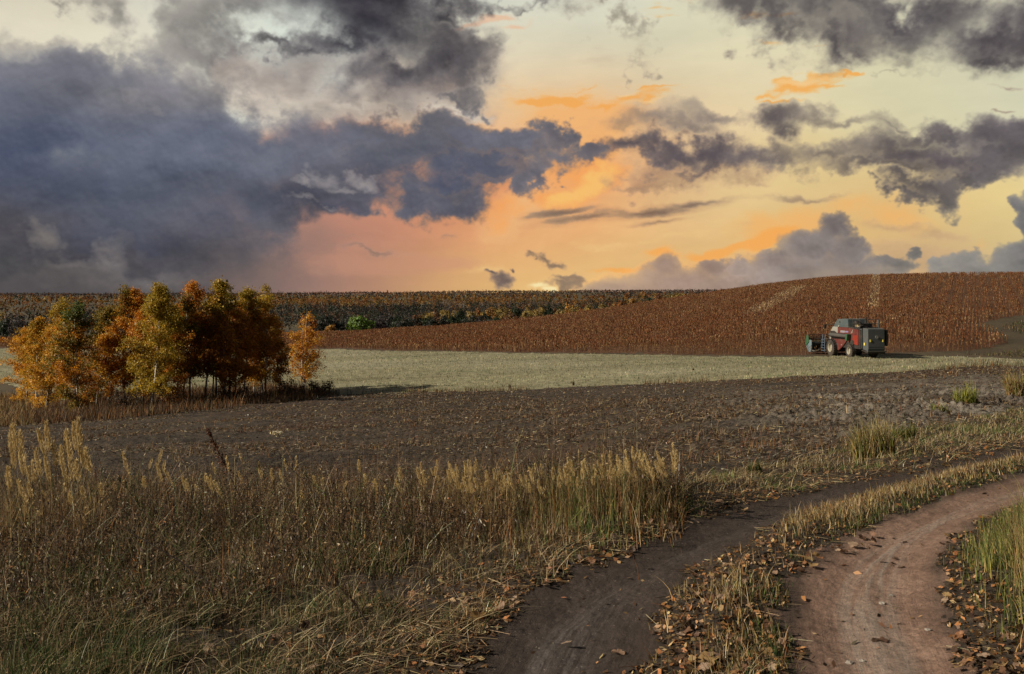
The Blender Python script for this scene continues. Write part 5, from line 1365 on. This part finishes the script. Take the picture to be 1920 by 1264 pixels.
    Geo().lathe([(0, 0.05), (0.28, 0.05), (0.28, 0), (0.0, 0)], (-1.15, 1.24, 1.55), 16).build('pulley', black, root)
    # wheels
    def wheel(x_, y_, r, w):
        s_ = 1 if y_ > 0 else -1
        a = Geo().lathe([(r * 0.56, w / 2), (r * 0.80, w / 2), (r * 0.95, w * 0.42), (r * 0.985, w * 0.25), (r * 0.985, -w * 0.25), (r * 0.95, -w * 0.42), (r * 0.80, -w / 2), (r * 0.56, -w / 2)], (0, 0, 0), 40)
        for k in range(22):      # chevron lugs
            for sd in (-1, 1):
                t = 2 * math.pi * (k + 0.5 * (sd > 0)) / 22; d = 0.24
                A_, B_ = [], []
                for rr in (r * 0.95, r * 1.02):
                    for (tt, yy) in ((t - 0.05, 0.0), (t + 0.05, 0.0), (t + 0.05 + d, sd * w * 0.48), (t - 0.05 + d, sd * w * 0.48)):
                        A_.append((rr * math.cos(tt), yy, rr * math.sin(tt)))
                kk = len(a.v); a.v += A_
                a.f += [[kk + q for q in f_] for f_ in ([4, 5, 6, 7], [0, 1, 5, 4], [1, 2, 6, 5], [2, 3, 7, 6], [3, 0, 4, 7])]
        wn_ = bpy.data.objects.new('wheel', None); COL.objects.link(wn_); wn_.parent = root; wn_.location = (x_, y_, r)
        a.build('tyre', rub, wn_)
        b_ = Geo().lathe([(0, s_ * w * 0.22), (r * 0.16, s_ * w * 0.24), (r * 0.18, s_ * w * 0.10), (r * 0.42, s_ * w * 0.06), (r * 0.50, s_ * w * 0.40), (r * 0.58, s_ * w * 0.49), (r * 0.58, -s_ * w * 0.40), (0, -s_ * w * 0.3)], (0, 0, 0), 28)
        b_.build('rim', cream, wn_, smooth=False)
    Geo.SX = 1.0
    wheel(2.42, 1.42, 0.88, 0.62); wheel(2.42, -1.42, 0.88, 0.62); wheel(-1.25, 1.25, 0.70, 0.50); wheel(-1.25, -1.25, 0.70, 0.50)
    Geo.SX = 1.38
    Geo().box(-1.02, -0.80, -1.0, 1.0, 0.56, 0.78).build('rear_axle', black, root, 0.02)
    Geo().box(1.6, 1.9, -1.1, 1.1, 0.74, 1.02).build('front_axle', black, root, 0.02)
    # ladder by the front wheel
    ld = Geo()
    for xx in (2.72, 3.16): ld.tube([(xx, 1.66, 0.35), (xx, 1.62, 1.72), (xx, 1.55, 2.2)], 0.035, 6)
    for k in range(5): ld.box(2.72, 3.16, 1.58, 1.74, 0.42 + 0.29 * k, 0.47 + 0.29 * k)
    ld.build('ladder', paint('ladder_paint', (0.08, 0.11, 0.16, 1), 0.5, 0.2), root)
    pf = Geo(); pf.box(2.3, 3.2, 1.0, 1.62, 1.68, 1.76); pf.build('platform', black, root, 0.01)
    # mirror on its arm
    mr = Geo(); mr.tube([(2.05, 0.95, 3.25), (2.5, 1.5, 3.3), (2.5, 1.75, 3.3)], 0.03, 6); mr.box(2.44, 2.52, 1.62, 1.88, 2.86, 3.3); mr.build('mirror', black, root)
    # feeder house and header
    Geo().prism([(1.9, 0.9), (1.9, 1.75), (3.55, 1.15), (3.55, 0.45)], -0.65, 0.65).build('feeder_house', black, root, 0.02)
    hr = bpy.data.objects.new('header', None); COL.objects.link(hr); hr.parent = root; hr.location = (4.9, 0, 0.18); Geo.SX = 1.0
    endp = [(-0.12, 0.42), (0.10, 0.10), (0.50, 0.02), (1.15, 0.55), (1.22, 0.80), (0.85, 1.15), (0.30, 1.40), (-0.12, 1.30)]
    for s_ in (-1, 1): Geo().prism(endp, s_ * 2.60, s_ * 2.68).build('end_plate', blue, hr, 0.015)
    grn = [(0.40, 1.15), (1.10, 0.70), (1.28, 0.95), (1.05, 1.75), (0.72, 2.05), (0.50, 1.75)]
    for s_ in (-1, 1): Geo().prism(grn, s_ * 2.69, s_ * 2.75).build('reel_shield', green, hr, 0.015)
    pl = Geo(); pl.prism([(-0.06, 1.02), (0.02, 1.02), (0.02, 1.22), (-0.06, 1.22)], -2.6, 2.6); pl.prism([(-0.06, 0.16), (0.06, 0.10), (0.06, 0.30), (-0.06, 0.34)], -2.6, 2.6)
    for yy in (-2.2, -1.5, -0.85, 0.85, 1.5, 2.2, 2.5): pl.box(-0.05, 0.0, yy - 0.04, yy + 0.04, 0.3, 1.05)
    pl.build('header_frame', grey, hr)
    Geo().prism([(0.06, 0.10), (0.08, 0.10), (0.08, 1.0), (0.06, 1.0)], -2.58, 2.58).build('back_sheet', black, hr)
    Geo().prism([(0.08, 0.06), (1.35, 0.04), (1.35, 0.08), (0.08, 0.12)], -2.58, 2.58).build('header_floor', black, hr)
    Geo().tube([(0.55, -2.57, 0.42), (0.55, 2.57, 0.42)], 0.24, 14).build('cross_auger', steel, hr)
    re = Geo(); re.tube([(0.72, -2.55, 1.45), (0.72, 2.55, 1.45)], 0.09, 8)
    for k in range(6):
        t = 2 * math.pi * k / 6 + 0.3
        cx_, cz_ = 0.72 + 0.50 * math.cos(t), 1.45 + 0.50 * math.sin(t)
        re.tube([(cx_, -2.5, cz_), (cx_, 2.5, cz_)], 0.035, 6)
        for yy in (-2.45, -1.2, 0, 1.2, 2.45): re.tube([(0.72, yy, 1.45), (cx_, yy, cz_)], 0.022, 5)
        for yy in np.arange(-2.5, 2.55, 0.15): re.tube([(cx_, yy, cz_), (cx_ + 0.03, yy, cz_ - 0.24)], 0.012, 4, False)
    re.build('reel', black, hr)
    Geo().box(-0.10, -0.06, 0.95, 2.05, 0.20, 0.29).build('safety_bar', yel, hr)
    Geo().tube([(-0.06, 2.55, 0.2), (-0.22, 2.4, 0.16), (-0.22, 1.95, 0.16), (-0.08, 1.75, 0.3)], 0.12, 10).build('gauge_skid', steel, hr)
    Geo().tube([(-0.02, 1.0, 1.25), (0.1, 1.5, 1.3), (0.1, 2.2, 1.25)], 0.03, 6).build('hydraulic_hose', green, hr)
harvester()
# ------------------------------------------------------------------ feathery reed grass: one object per stalk, copied from a few grown ones
def grow_reed(k, H, head, lean, thin=False):
    r = np.random.default_rng(500 + k)
    root = empty('feather_reed', (0, 0, -50))
    t = np.linspace(0, 1, 8); a = r.uniform(0, 6.28)
    path = np.column_stack([lean * H * t ** 2 * math.cos(0.15 * k), lean * H * t ** 2 * math.sin(0.15 * k), H * t])
    tb = Tubes(); tb.add(path, np.linspace(0.0024, 0.0011, 8), 4)
    s_ = mesh_from('stalk', np.concatenate(tb.v), np.concatenate(tb.q), None, STRAW, None, np.tile([[0.33, 0.22, 0.10]], (tb.n, 1)), parent=root)
    # plume: fine branchlets in a narrow spindle
    n = 80 if thin else 260
    u = r.random(n) ** 0.9
    z0 = H - head
    q = np.column_stack([np.interp(z0 + u * head, path[:, 2], path[:, 0]), np.interp(z0 + u * head, path[:, 2], path[:, 1]), z0 + u * head])
    wid = (0.012 if thin else 0.024) * (np.sin(np.pi * np.clip(u * 0.86 + 0.14, 0, 1)) ** 0.8 + 0.06)
    az_ = r.uniform(0, 6.28, n)
    st = Strips()
    col = np.clip(np.array([[0.56, 0.42, 0.20]]) * np.exp(r.normal(0, 0.18, (n, 1))), 0, 0.8)
    P = q + np.column_stack([np.cos(az_) * wid * 0.6, np.sin(az_) * wid * 0.6, r.normal(0, 0.004, n)])
    st.add(P, r.uniform(0.022, 0.045, n), 0.0062, az_, r.uniform(0.15, 0.45, n), col, 2, 1.4, tip=0.25, base=0.7)
    st.build('plume', STRAW, root)
    lf = Strips(); m_ = 3
    b = np.column_stack([np.zeros((m_, 2)), r.uniform(0.08, 0.45, m_) * H]); b[:, 0] = np.interp(b[:, 2], path[:, 2], path[:, 0])
    lf.add(b, r.uniform(0.22, 0.38, m_) * H, 0.0065, r.uniform(0, 6.28, m_), r.uniform(0.3, 0.9, m_), palette(m_, [TAN, GOLD, OLIVE], [3, 2, 1]), 4, 2.0)
    lf.build('leaf_blade', GRASS, root)
    return root
def kids(o): return [c for c in bpy.data.objects if c.parent == o]
REEDS = [grow_reed(k, 1.0, 0.24 + 0.03 * (k % 3), 0.05 + 0.03 * k) for k in range(5)] + [grow_reed(9, 1.0, 0.17, 0.10, True), grow_reed(11, 1.0, 0.16, 0.2, True)]
_rk = {r: kids(r) for r in REEDS}
_first = {r: True for r in REEDS}
def put_reed(src, loc, scale, rz, tilt, label, group):
    if _first[src]: o = src; _first[src] = False
    else:
        o = src.copy(); COL.objects.link(o)
        for ch in _rk[src]:
            c = ch.copy(); COL.objects.link(c); c.parent = o
    o.location = loc; o.rotation_euler = (tilt[0], tilt[1], rz); o.scale = (scale[1], scale[1], scale[0])
    tag(o, label, 'grass stalk', group)
def reeds():
    r = np.random.default_rng(77)
    def stand(pts, kinds, label, group, wide=1.0):
        for (px, base, top) in pts:
            g = pick(px, base); z = float(ground_h(np.array([g[0]]), np.array([g[1]]))[0])
            H = (base - top) / F * g[1]
            put_reed(REEDS[kinds[r.integers(0, len(kinds))]], (g[0], g[1], z), (H, wide * (0.8 + 0.3 * H)), r.uniform(2.3, 4.0), (r.normal(0, 0.02), r.normal(-0.03, 0.04)), label, group)
    left = [(8, 1010, 800), (14, 1030, 812), (30, 1000, 838), (38, 1005, 792), (50, 1020, 812), (60, 1000, 870), (72, 1010, 862), (80, 1030, 846), (92, 990, 850), (98, 1015, 798), (104, 1010, 806),
            (112, 1000, 826), (120, 1020, 842), (126, 1010, 808), (133, 1005, 858), (140, 1015, 815), (146, 1000, 790), (152, 1010, 788), (158, 1000, 806), (165, 1005, 840), (172, 1010, 832), (178, 1000, 838), (184, 1010, 850),
            (20, 1060, 880), (66, 1050, 900), (44, 1040, 836), (136, 1040, 846), (155, 1035, 870), (-20, 1020, 800), (-40, 1010, 820), (-65, 1020, 840)]
    stand(left, [0, 1, 2, 3], 'feathery tan reed grass stalk in the tall bunch in front of the left grove', 'reed grass stalks of the tall left bunch')
    low = [(x + r.uniform(-8, 8), r.uniform(985, 1030), 0) for x in np.arange(60, 200, 12)]
    low = [(a, b, b - r.uniform(55, 120)) for a, b, c in low]
    stand(low, [0, 1, 2, 5], 'shorter tan reed grass stalk low in the tall left bunch', 'short reed grass stalks of the left bunch')
    mid = []
    for x in np.concatenate([np.arange(222, 480, 11.0), np.arange(480, 790, 16.0)]):
        b = r.uniform(960, 1005); mid.append((x + r.uniform(-5, 5), b, r.uniform(868, 930) if r.random() < 0.8 else r.uniform(850, 880)))
    stand(mid, [0, 2, 4, 5, 6], 'thin tan reed grass stalk rising singly out of the brown weeds', 'scattered reed grass stalks in the weeds', 0.9)
    clump = []
    for _ in range(62):
        x = r.normal(878, 42) if r.random() < 0.8 else r.uniform(790, 960)
        b = r.uniform(952, 985); clump.append((x, b, r.uniform(862, 905) + 0.12 * abs(x - 885)))
    stand(clump, [0, 1, 2, 3], 'golden reed grass stalk in the dense clump left of the brush-like row', 'reed grass stalks of the dense golden clump', 0.72)
    row = []
    for _ in range(92):
        x = r.uniform(950, 1276); b = 975 - (x - 950) * 0.06 + r.uniform(-14, 14)
        row.append((x, b, 888 - (x - 950) * 0.085 + r.uniform(-20, 34)))
    stand(row, [0, 2, 3, 4, 5], 'golden reed grass stalk in the brush-like row by the bend of the dark track', 'reed grass stalks of the brush-like row', 0.66)
reeds()
def reed_foot():
    """thick leafy foot of the two reed stands"""
    s = Strips(); r = np.random.default_rng(5)
    px = np.concatenate([r.uniform(790, 1285, 9000), r.uniform(-60, 200, 3600)])
    D0 = np.array([pick(a, 972 - (a - 950) * 0.05 if a > 700 else 1010)[1] for a in np.linspace(-60, 1285, 60)])
    D = np.interp(px, np.linspace(-60, 1285, 60), D0) + r.normal(0.1, 0.45, len(px))
    xy = np.column_stack([(px - HX) / F * D, D]); P = on_ground(xy); n = len(P)
    grn = np.clip(np.exp(-((px - 1090) / 100.0) ** 2) * 0.35 + 0.08, 0, 1)
    c = palette(n, [TAN, BROWN, GOLD, RUSTY, OLIVE], [2.4, 4, 1.6, 2.2, 1.4]); g = palette(n, [GREEN, YGREEN, OLIVE], [3, 2, 2]); c = np.where((rng.random(n) < grn)[:, None], g, c)
    s.add(P, np.exp(rng.normal(math.log(0.21), 0.38, n)) * np.where(px > 1180, np.clip((1300 - px) / 120, 0.35, 1), 1), 0.005, rng.normal(2.3, 1.1, n), np.abs(rng.normal(0.30, 0.22, n)), c, 3)
    tag(s.build('reed_leaves', GRASS), 'leafy brown and green foot of the reed grass stands', 'grass', kind='stuff')
reed_foot()

# ------------------------------------------------------------------ single weeds that stand out
def weed_plants():
    def at(px, base):
        g = pick(px, base); return (g[0], g[1], float(ground_h(np.array([g[0]]), np.array([g[1]]))[0])), g[1]
    def stem(px0, y0, px1, y1, base_row, cols, r0, label, kind):
        """a stem from photo point 0 (its foot) to point 1 (its tip), in the upright plane through its foot"""
        p, D = at(px0, y0)
        dxm = (px1 - px0) / F * D; dzm = (y0 - y1) / F * D
        root = empty('weed', p, 0, label, 'weed')
        q = np.linspace(0, 1, 9)
        path = np.column_stack([dxm * q ** 1.15, 0.12 * q, dzm * q]) + np.cumsum(rng.normal(0, 0.004, (9, 3)), 0) * (q > 0)[:, None]
        tb = Tubes(); tb.add(path, np.linspace(r0, r0 * 0.4, 9), 5)
        mesh_from('stem', np.concatenate(tb.v), np.concatenate(tb.q), None, WOODY, None, np.tile([cols[0]], (tb.n, 1)), parent=root)
        return root, path, D
    root, path, D = stem(470, 985, 381, 812, 0, [(0.05, 0.03, 0.02)], 0.006, 'dark curly dock stalk with a rust brown seed head leaning left over the weeds', 'dock')
    s = Strips(); n = 420
    u = rng.uniform(0.52, 1.0, n); Q = np.column_stack([np.interp(u, np.linspace(0, 1, 9), path[:, k]) for k in range(3)]) + rng.normal(0, 1, (n, 3)) * 0.014 * (1.25 - u)[:, None] * 2
    s.cards(Q, rng.normal(0, 1, (n, 3)), 0.009, 0.8, palette(n, [(0.11, 0.045, 0.025), (0.07, 0.03, 0.02), (0.18, 0.08, 0.035)], [3, 3, 1])); s.build('seed_head', STRAW, root)
    root, path, D = stem(600, 1000, 520, 828, 0, [(0.22, 0.12, 0.06)], 0.004, 'thin reddish thistle stalk carrying one cream dried head above the weeds', 'thistle')
    s = Strips(); tip = path[-1]; n = 130
    s.cards(tip + rng.normal(0, 1, (n, 3)) * (0.022, 0.016, 0.010) + (-0.01, 0, 0.01), rng.normal(0, 1, (n, 3)), 0.012, 0.5, palette(n, [(0.62, 0.55, 0.42), (0.5, 0.42, 0.28), (0.35, 0.22, 0.10)], [3, 2, 1])); s.build('dried_head', STRAW, root)
    for (a, b, c_, d_, lab) in ((640, 1005, 495, 868, 'dark leafless weed stem slanting across the middle of the brown tangle'), (300, 1010, 205, 905, 'dark green leaning weed stem beside the tall reed bunch'),
                              (655, 1000, 560, 905, 'leaning green-leaved weed stem behind the slanting dark one'), (420, 1110, 215, 985, 'long dark branch of dead weed sloping left in the near tangle'),
                              (700, 1165, 590, 1040, 'bent dark twig sticking out of the near verge grass'), (300, 1090, 480, 1075, 'dark dead branch lying flat in the shade of the weeds'),
                              (160, 1090, 128, 960, 'upright thin black stem in front of the tall reed bunch')):
        root, path, D = stem(a, b, c_, d_, 0, [(0.028, 0.02, 0.015)], 0.0065 if 'lying' in lab or 'long' in lab else 0.0045, lab, 'weed')
        s = Strips(); n = 46
        u = rng.uniform(0.1, 0.95, n); Q = np.column_stack([np.interp(u, np.linspace(0, 1, 9), path[:, k]) for k in range(3)])
        cl = [GREEN, DGREEN, OLIVE] if 'green' in lab else [BROWN, DARKB, TAN]
        s.add(Q, rng.uniform(0.05, 0.14, n), 0.006, rng.uniform(0, 6.28, n), rng.uniform(0.3, 1.4, n), palette(n, cl, [2, 2, 1]), 3); s.build('leaf', GRASS, root)
    # drooping wild oat left of the dock
    root, path, D = stem(405, 1000, 305, 812, 0, [(0.25, 0.18, 0.10)], 0.0025, 'drooping wild oat stalk with hanging pale husks left of the dark dock', 'wild oat')
    s = Strips(); n = 60; u = rng.uniform(0.6, 1.0, n); S0 = np.column_stack([np.interp(u, np.linspace(0, 1, 9), path[:, k]) for k in range(3)]); Q = S0 + rng.normal(0, 0.035, (n, 3)) - (0, 0, 0.02)
    s.lines(S0, Q, 0.0018, 0.0012, palette(n, [TAN, BROWN], [1, 1]))
    s.add(Q, -rng.uniform(0.02, 0.035, n), 0.006, rng.uniform(0, 6.28, n), 0.2, palette(n, [PALE, TAN, (0.5, 0.42, 0.3)], [2, 1, 1]), 2); s.build('panicle', STRAW, root)
    for (px, y, top, lab) in ((956, 729, 716, 'small dark weed at the near edge of the pale field'), (1075, 722, 711, 'small branching weed on the field border right of the small dark one'), (1300, 695, 690, 'tiny weed in the pale field in line with the hill shoulder')):
        p, D = at(px, y); root = empty('weed', p, 0, lab, 'weed'); H = (y - top) / F * D
        s = Strips(); n = 40
        s.add(np.tile([[0.0, 0, 0]], (n, 1)) + rng.normal(0, 0.03, (n, 3)) * (1, 1, 0), H * rng.uniform(0.5, 1.1, n), 0.03, rng.uniform(0, 6.28, n), rng.uniform(0.1, 0.7, n), palette(n, [BROWN, DARKB, OLIVE], [2, 2, 1]), 2); s.build('stem', GRASS, root)
weed_plants()

# ------------------------------------------------------------------ grass tussocks on the ploughed slope, right
def tussock(px, base, top, half, cols, wts, label, n=700):
    g = pick(px, base); z = float(ground_h(np.array([g[0]]), np.array([g[1]]))[0]); D = g[1]
    H = (base - top) / F * D; Rr = half / F * D
    s = Strips()
    a = rng.uniform(0, 6.28, n); rr = Rr * np.sqrt(rng.random(n)) * 0.75
    xy = np.column_stack([g[0] + np.cos(a) * rr, g[1] + np.sin(a) * rr * 0.45])
    P = on_ground(xy) - np.array([g[0], g[1], z])
    s.add(P, H * np.exp(rng.normal(-0.25, 0.28, n)), 0.012 * D / 15, rng.normal(2.6, 1.2, n), np.abs(rng.normal(0.35, 0.22, n)), palette(n, cols, wts), 3)
    o = s.build('grass_tussock', GRASS); o.location = (g[0], g[1], z)
    tag(o, label, 'grass tussock')
tussock(1640, 858, 788, 52, [YGREEN, GOLD, TAN, OLIVE, PALE], [3, 3, 2, 2, 1], 'large yellow-green grass tussock with pale plumes on the slope above the tracks', 1100)
tussock(1700, 828, 798, 30, [YGREEN, OLIVE, GREEN, GOLD], [3, 2, 2, 1], 'low green tussock just right of the large yellow one', 600)
tussock(1765, 782, 768, 24, [YGREEN, OLIVE], [3, 2], 'small pale green tussock between the large yellow one and the bright one', 350)
tussock(1812, 765, 736, 30, [YGREEN, (0.28, 0.28, 0.06), OLIVE], [3, 3, 1], 'bright yellow-green tussock halfway up the dark slope', 600)
tussock(1906, 748, 704, 24, [GOLD, TAN, YGREEN, RUSTY], [3, 2, 2, 1], 'upright golden tussock at the far right edge of the dark slope', 600)
tussock(1415, 890, 868, 20, [OLIVE, GREEN, TAN], [2, 2, 1], 'small greyish green tuft at the lower edge of the ploughed slope', 300)
# ------------------------------------------------------------------ fallen leaves, each one by itself
def leaf_mesh(k):
    r = np.random.default_rng(900 + k)
    lob = 5 if k % 2 == 0 else 7
    n = 40; pts = []
    for i in range(n):
        t = 2 * math.pi * i / n
        rad = 0.62 + 0.30 * abs(math.cos(lob * t / 2)) ** 0.7 + r.normal(0, 0.03)
        stretch = 1.0 if k % 2 == 0 else 0.62
        pts.append((rad * math.cos(t), rad * math.sin(t) * stretch))
    pts = np.array(pts)
    v = [(0, 0)] + [tuple(p * 0.5) for p in pts] + [tuple(p) for p in pts]
    v = np.array(v)
    z = 0.30 * (v[:, 1] ** 2) * r.uniform(-0.6, 1.6) + 0.25 * v[:, 0] ** 2 * r.uniform(-0.5, 1.4) + 0.22 * np.sin(3.1 * v[:, 0] + r.uniform(0, 6)) * np.abs(v[:, 1]) + r.normal(0, 0.02, len(v))
    V = np.column_stack([v, z]); V[:, 2] -= V[:, 2].min()
    tris = [(0, 1 + i, 1 + (i + 1) % n) for i in range(n)]
    quads = [(1 + i, 1 + n + i, 1 + n + (i + 1) % n, 1 + (i + 1) % n) for i in range(n)]
    base = [np.array((0.36, 0.21, 0.12)), np.array((0.26, 0.125, 0.06)), np.array((0.15, 0.075, 0.04)), np.array((0.44, 0.29, 0.18)), np.array((0.32, 0.13, 0.04)), np.array((0.11, 0.06, 0.035)), np.array((0.42, 0.25, 0.08))][k % 7]
    base = (base * 0.82 + base.mean() * 0.18) * 0.85
    cols = base[None] * (1 + 0.18 * r.normal(0, 1, len(v)))[:, None]
    cols = np.clip(cols, 0.01, 0.8)
    # leaf stalk
    nv = len(V)
    V = np.vstack([V, [(-0.6, 0.02, z[1]), (-0.6, -0.02, z[1]), (-1.15, -0.06, z[1] + 0.08), (-1.15, -0.03, z[1] + 0.08)]]); V[:, 2] = np.maximum(V[:, 2], 0)
    quads.append((nv, nv + 1, nv + 2, nv + 3)); cols = np.vstack([cols, np.tile([[0.12, 0.06, 0.03]], (4, 1))])
    o = mesh_from('fallen_leaf', V, quads, tris, LEAF, None, cols, link=False)
    return o.data
LM = [leaf_mesh(k) for k in range(14)]
def lay_leaves():
    r = np.random.default_rng(31)
    cnt = [0]
    def put(px, py, size, k, label, group=None, tilt=0.35):
        g = pick(px, py); z = float(ground_h(np.array([g[0]]), np.array([g[1]]))[0])
        o = bpy.data.objects.new('fallen_leaf', LM[k % len(LM)]); COL.objects.link(o)
        o.location = (g[0], g[1], z + 0.004 + 0.02 * (tilt > 0.3) * r.random())
        size *= 0.8; o.scale = (size, size, size)
        o.rotation_euler = (r.normal(0, tilt), r.normal(0, tilt), r.uniform(0, 6.28))
        tag(o, label, 'leaf', group)
    # ones a viewer could point to
    put(1062, 1190, 0.040, 3, 'single curled pale brown leaf lying on the bare dark track', None, 0.5)
    put(1158, 1211, 0.044, 0, 'flat pale leaf on the dark track, right of the single curled one', None, 0.2)
    put(1205, 1230, 0.040, 7, 'pale leaf at the edge of the strip, lowest of three by the dark track', None, 0.3)
    put(1300, 1080, 0.046, 1, 'orange brown leaf sticking up on the dark track beside the strip', None, 0.8)
    put(1352, 1078, 0.060, 4, 'rust orange maple leaf at the tip of the leafy strip', None, 0.5)
    put(1322, 1236, 0.085, 6, 'largest yellow-brown maple leaf in the leaf pile between the tracks', None, 0.25)
    put(1456, 1248, 0.055, 6, 'yellow leaf at the bottom edge beside the reddish track', None, 0.3)
    put(896, 1155, 0.075, 6, 'upright orange leaf in the grass at the left edge of the dark track', None, 0.9)
    put(870, 1122, 0.050, 1, 'rust leaf just behind the upright orange one', None, 0.5)
    put(938, 1138, 0.050, 0, 'tan leaf at the grass edge right of the upright orange one', None, 0.5)
    put(690, 1072, 0.050, 3, 'pale dry leaf hanging in the dark weeds', None, 0.8)
    put(540, 1215, 0.048, 11, 'reddish curled leaf cluster deep in the near grass', None, 0.7)
    put(515, 1190, 0.036, 7, 'long pale leaf lying across the near grass', None, 0.3)
    put(1074, 1048, 0.045, 4, 'orange leaf in the grass verge where the dark track narrows', None, 0.5)
    put(1772, 868, 0.095, 13, 'bright orange leaf on the bank above the dark track, far bend', None, 0.6)
    put(1655, 1180, 0.035, 2, 'flat brown leaf in the middle of the reddish track', None, 0.2)
    put(1640, 1181, 0.030, 5, 'small dark leaf next to the flat brown one on the reddish track', None, 0.2)
    put(1686, 1146, 0.022, 9, 'dark twig-like leaf on the reddish track', None, 0.2)
    put(1790, 1209, 0.040, 5, 'dark curled leaf on the right part of the reddish track', None, 0.4)
    put(1700, 1262, 0.045, 0, 'tan leaf at the bottom edge of the reddish track', None, 0.4)
    put(1690, 1044, 0.035, 2, 'brown leaf on the far reddish track near the bend', None, 0.3)
    put(1678, 1030, 0.030, 5, 'dark leaf scrap beyond the brown leaf on the reddish track', None, 0.3)
    # heaps along the edges, alike within each heap
    def heap(n, fx, fy, s0, s1, label, group, tilt=0.45, ks=None):
        i = 0
        while i < n:
            px = fx(); py = fy(px)
            k = r.integers(0, 14) if ks is None else ks[r.integers(0, len(ks))]
            put(px, py, r.uniform(s0, s1) * r.uniform(0.55, 0.95), int(k), label, group, tilt); i += 1
    heap(120, lambda: r.triangular(1215, 1340, 1480), lambda x: r.uniform(1075, 1275) if x > 1300 else r.uniform(1150, 1275), 0.026, 0.050, 'curled brown leaf in the leaf pile between the two tracks', 'leaves piled between the tracks')
    heap(26, lambda: r.uniform(1440, 1640), lambda x: 1075 - (x - 1440) * 0.40 + r.uniform(-10, 14), 0.032, 0.052, 'brown leaf caught along the grassy edge of the reddish track', 'leaves along the strip edge')
    heap(50, lambda: r.uniform(900, 1400), lambda x: np.interp(x, [900, 960, 1060, 1140, 1250, 1330, 1400], [1170, 1125, 1068, 1034, 990, 962, 938]) + r.normal(0, 9) - 4, 0.030, 0.055, 'brown leaf strewn along the grassy edge of the dark track', 'leaves along the dark track edge')
    heap(54, lambda: r.uniform(1795, 1925), lambda x: r.uniform(1170, 1275), 0.028, 0.055, 'orange brown leaf under the tall grass right of the reddish track', 'leaves right of the reddish track')
    heap(14, lambda: r.uniform(1755, 1800), lambda x: r.uniform(1000, 1120), 0.028, 0.045, 'brown leaf at the foot of the yellow-green grass', 'leaves at the foot of the tall grass')
    heap(40, lambda: r.uniform(380, 900), lambda x: r.uniform(1080, 1262), 0.028, 0.055, 'brown leaf lying in the near verge grass', 'leaves in the near verge')
    # pebbles on the tracks
    for (px, py, s_, lab) in ((1593, 1218, 0.014, 'pale pebble on the reddish track, left one of the near pair'), (1617, 1213, 0.011, 'pale pebble on the reddish track, right one of the near pair'), (1655, 1111, 0.014, 'pale pebble in the middle of the reddish track'), (1672, 1096, 0.010, 'tiny pebble beyond the middle one on the reddish track'), (1740, 1165, 0.012, 'pale pebble near the right edge of the reddish track')):
        g = pick(px, py); z = float(ground_h(np.array([g[0]]), np.array([g[1]]))[0])
        import bmesh
        bm = bmesh.new(); bmesh.ops.create_icosphere(bm, subdivisions=2, radius=1)
        for v in bm.verts: v.co = v.co * (1 + 0.25 * math.sin(7 * v.co.x + 5 * v.co.y + px)) ; v.co.z *= 0.6
        me = bpy.data.meshes.new('pebble'); bm.to_mesh(me); bm.free()
        me.materials.append(PEB); o = bpy.data.objects.new('pebble', me); COL.objects.link(o)
        o.location = (g[0], g[1], z + s_ * 0.3); o.scale = (s_ * 1.3, s_, s_); o.rotation_euler = (0, 0, px)
        tag(o, lab, 'pebble')
PEB, _nb, _b = mat('pale_stone')
_nb.put(_b.inputs['Base Color'], _nb.ramp(_nb.noise(_nb.node('ShaderNodeTexCoord').outputs['Object'], 3.0, 4, 0.6), [(0.3, (0.15, 0.13, 0.11, 1)), (0.7, (0.30, 0.27, 0.24, 1))]))
lay_leaves()
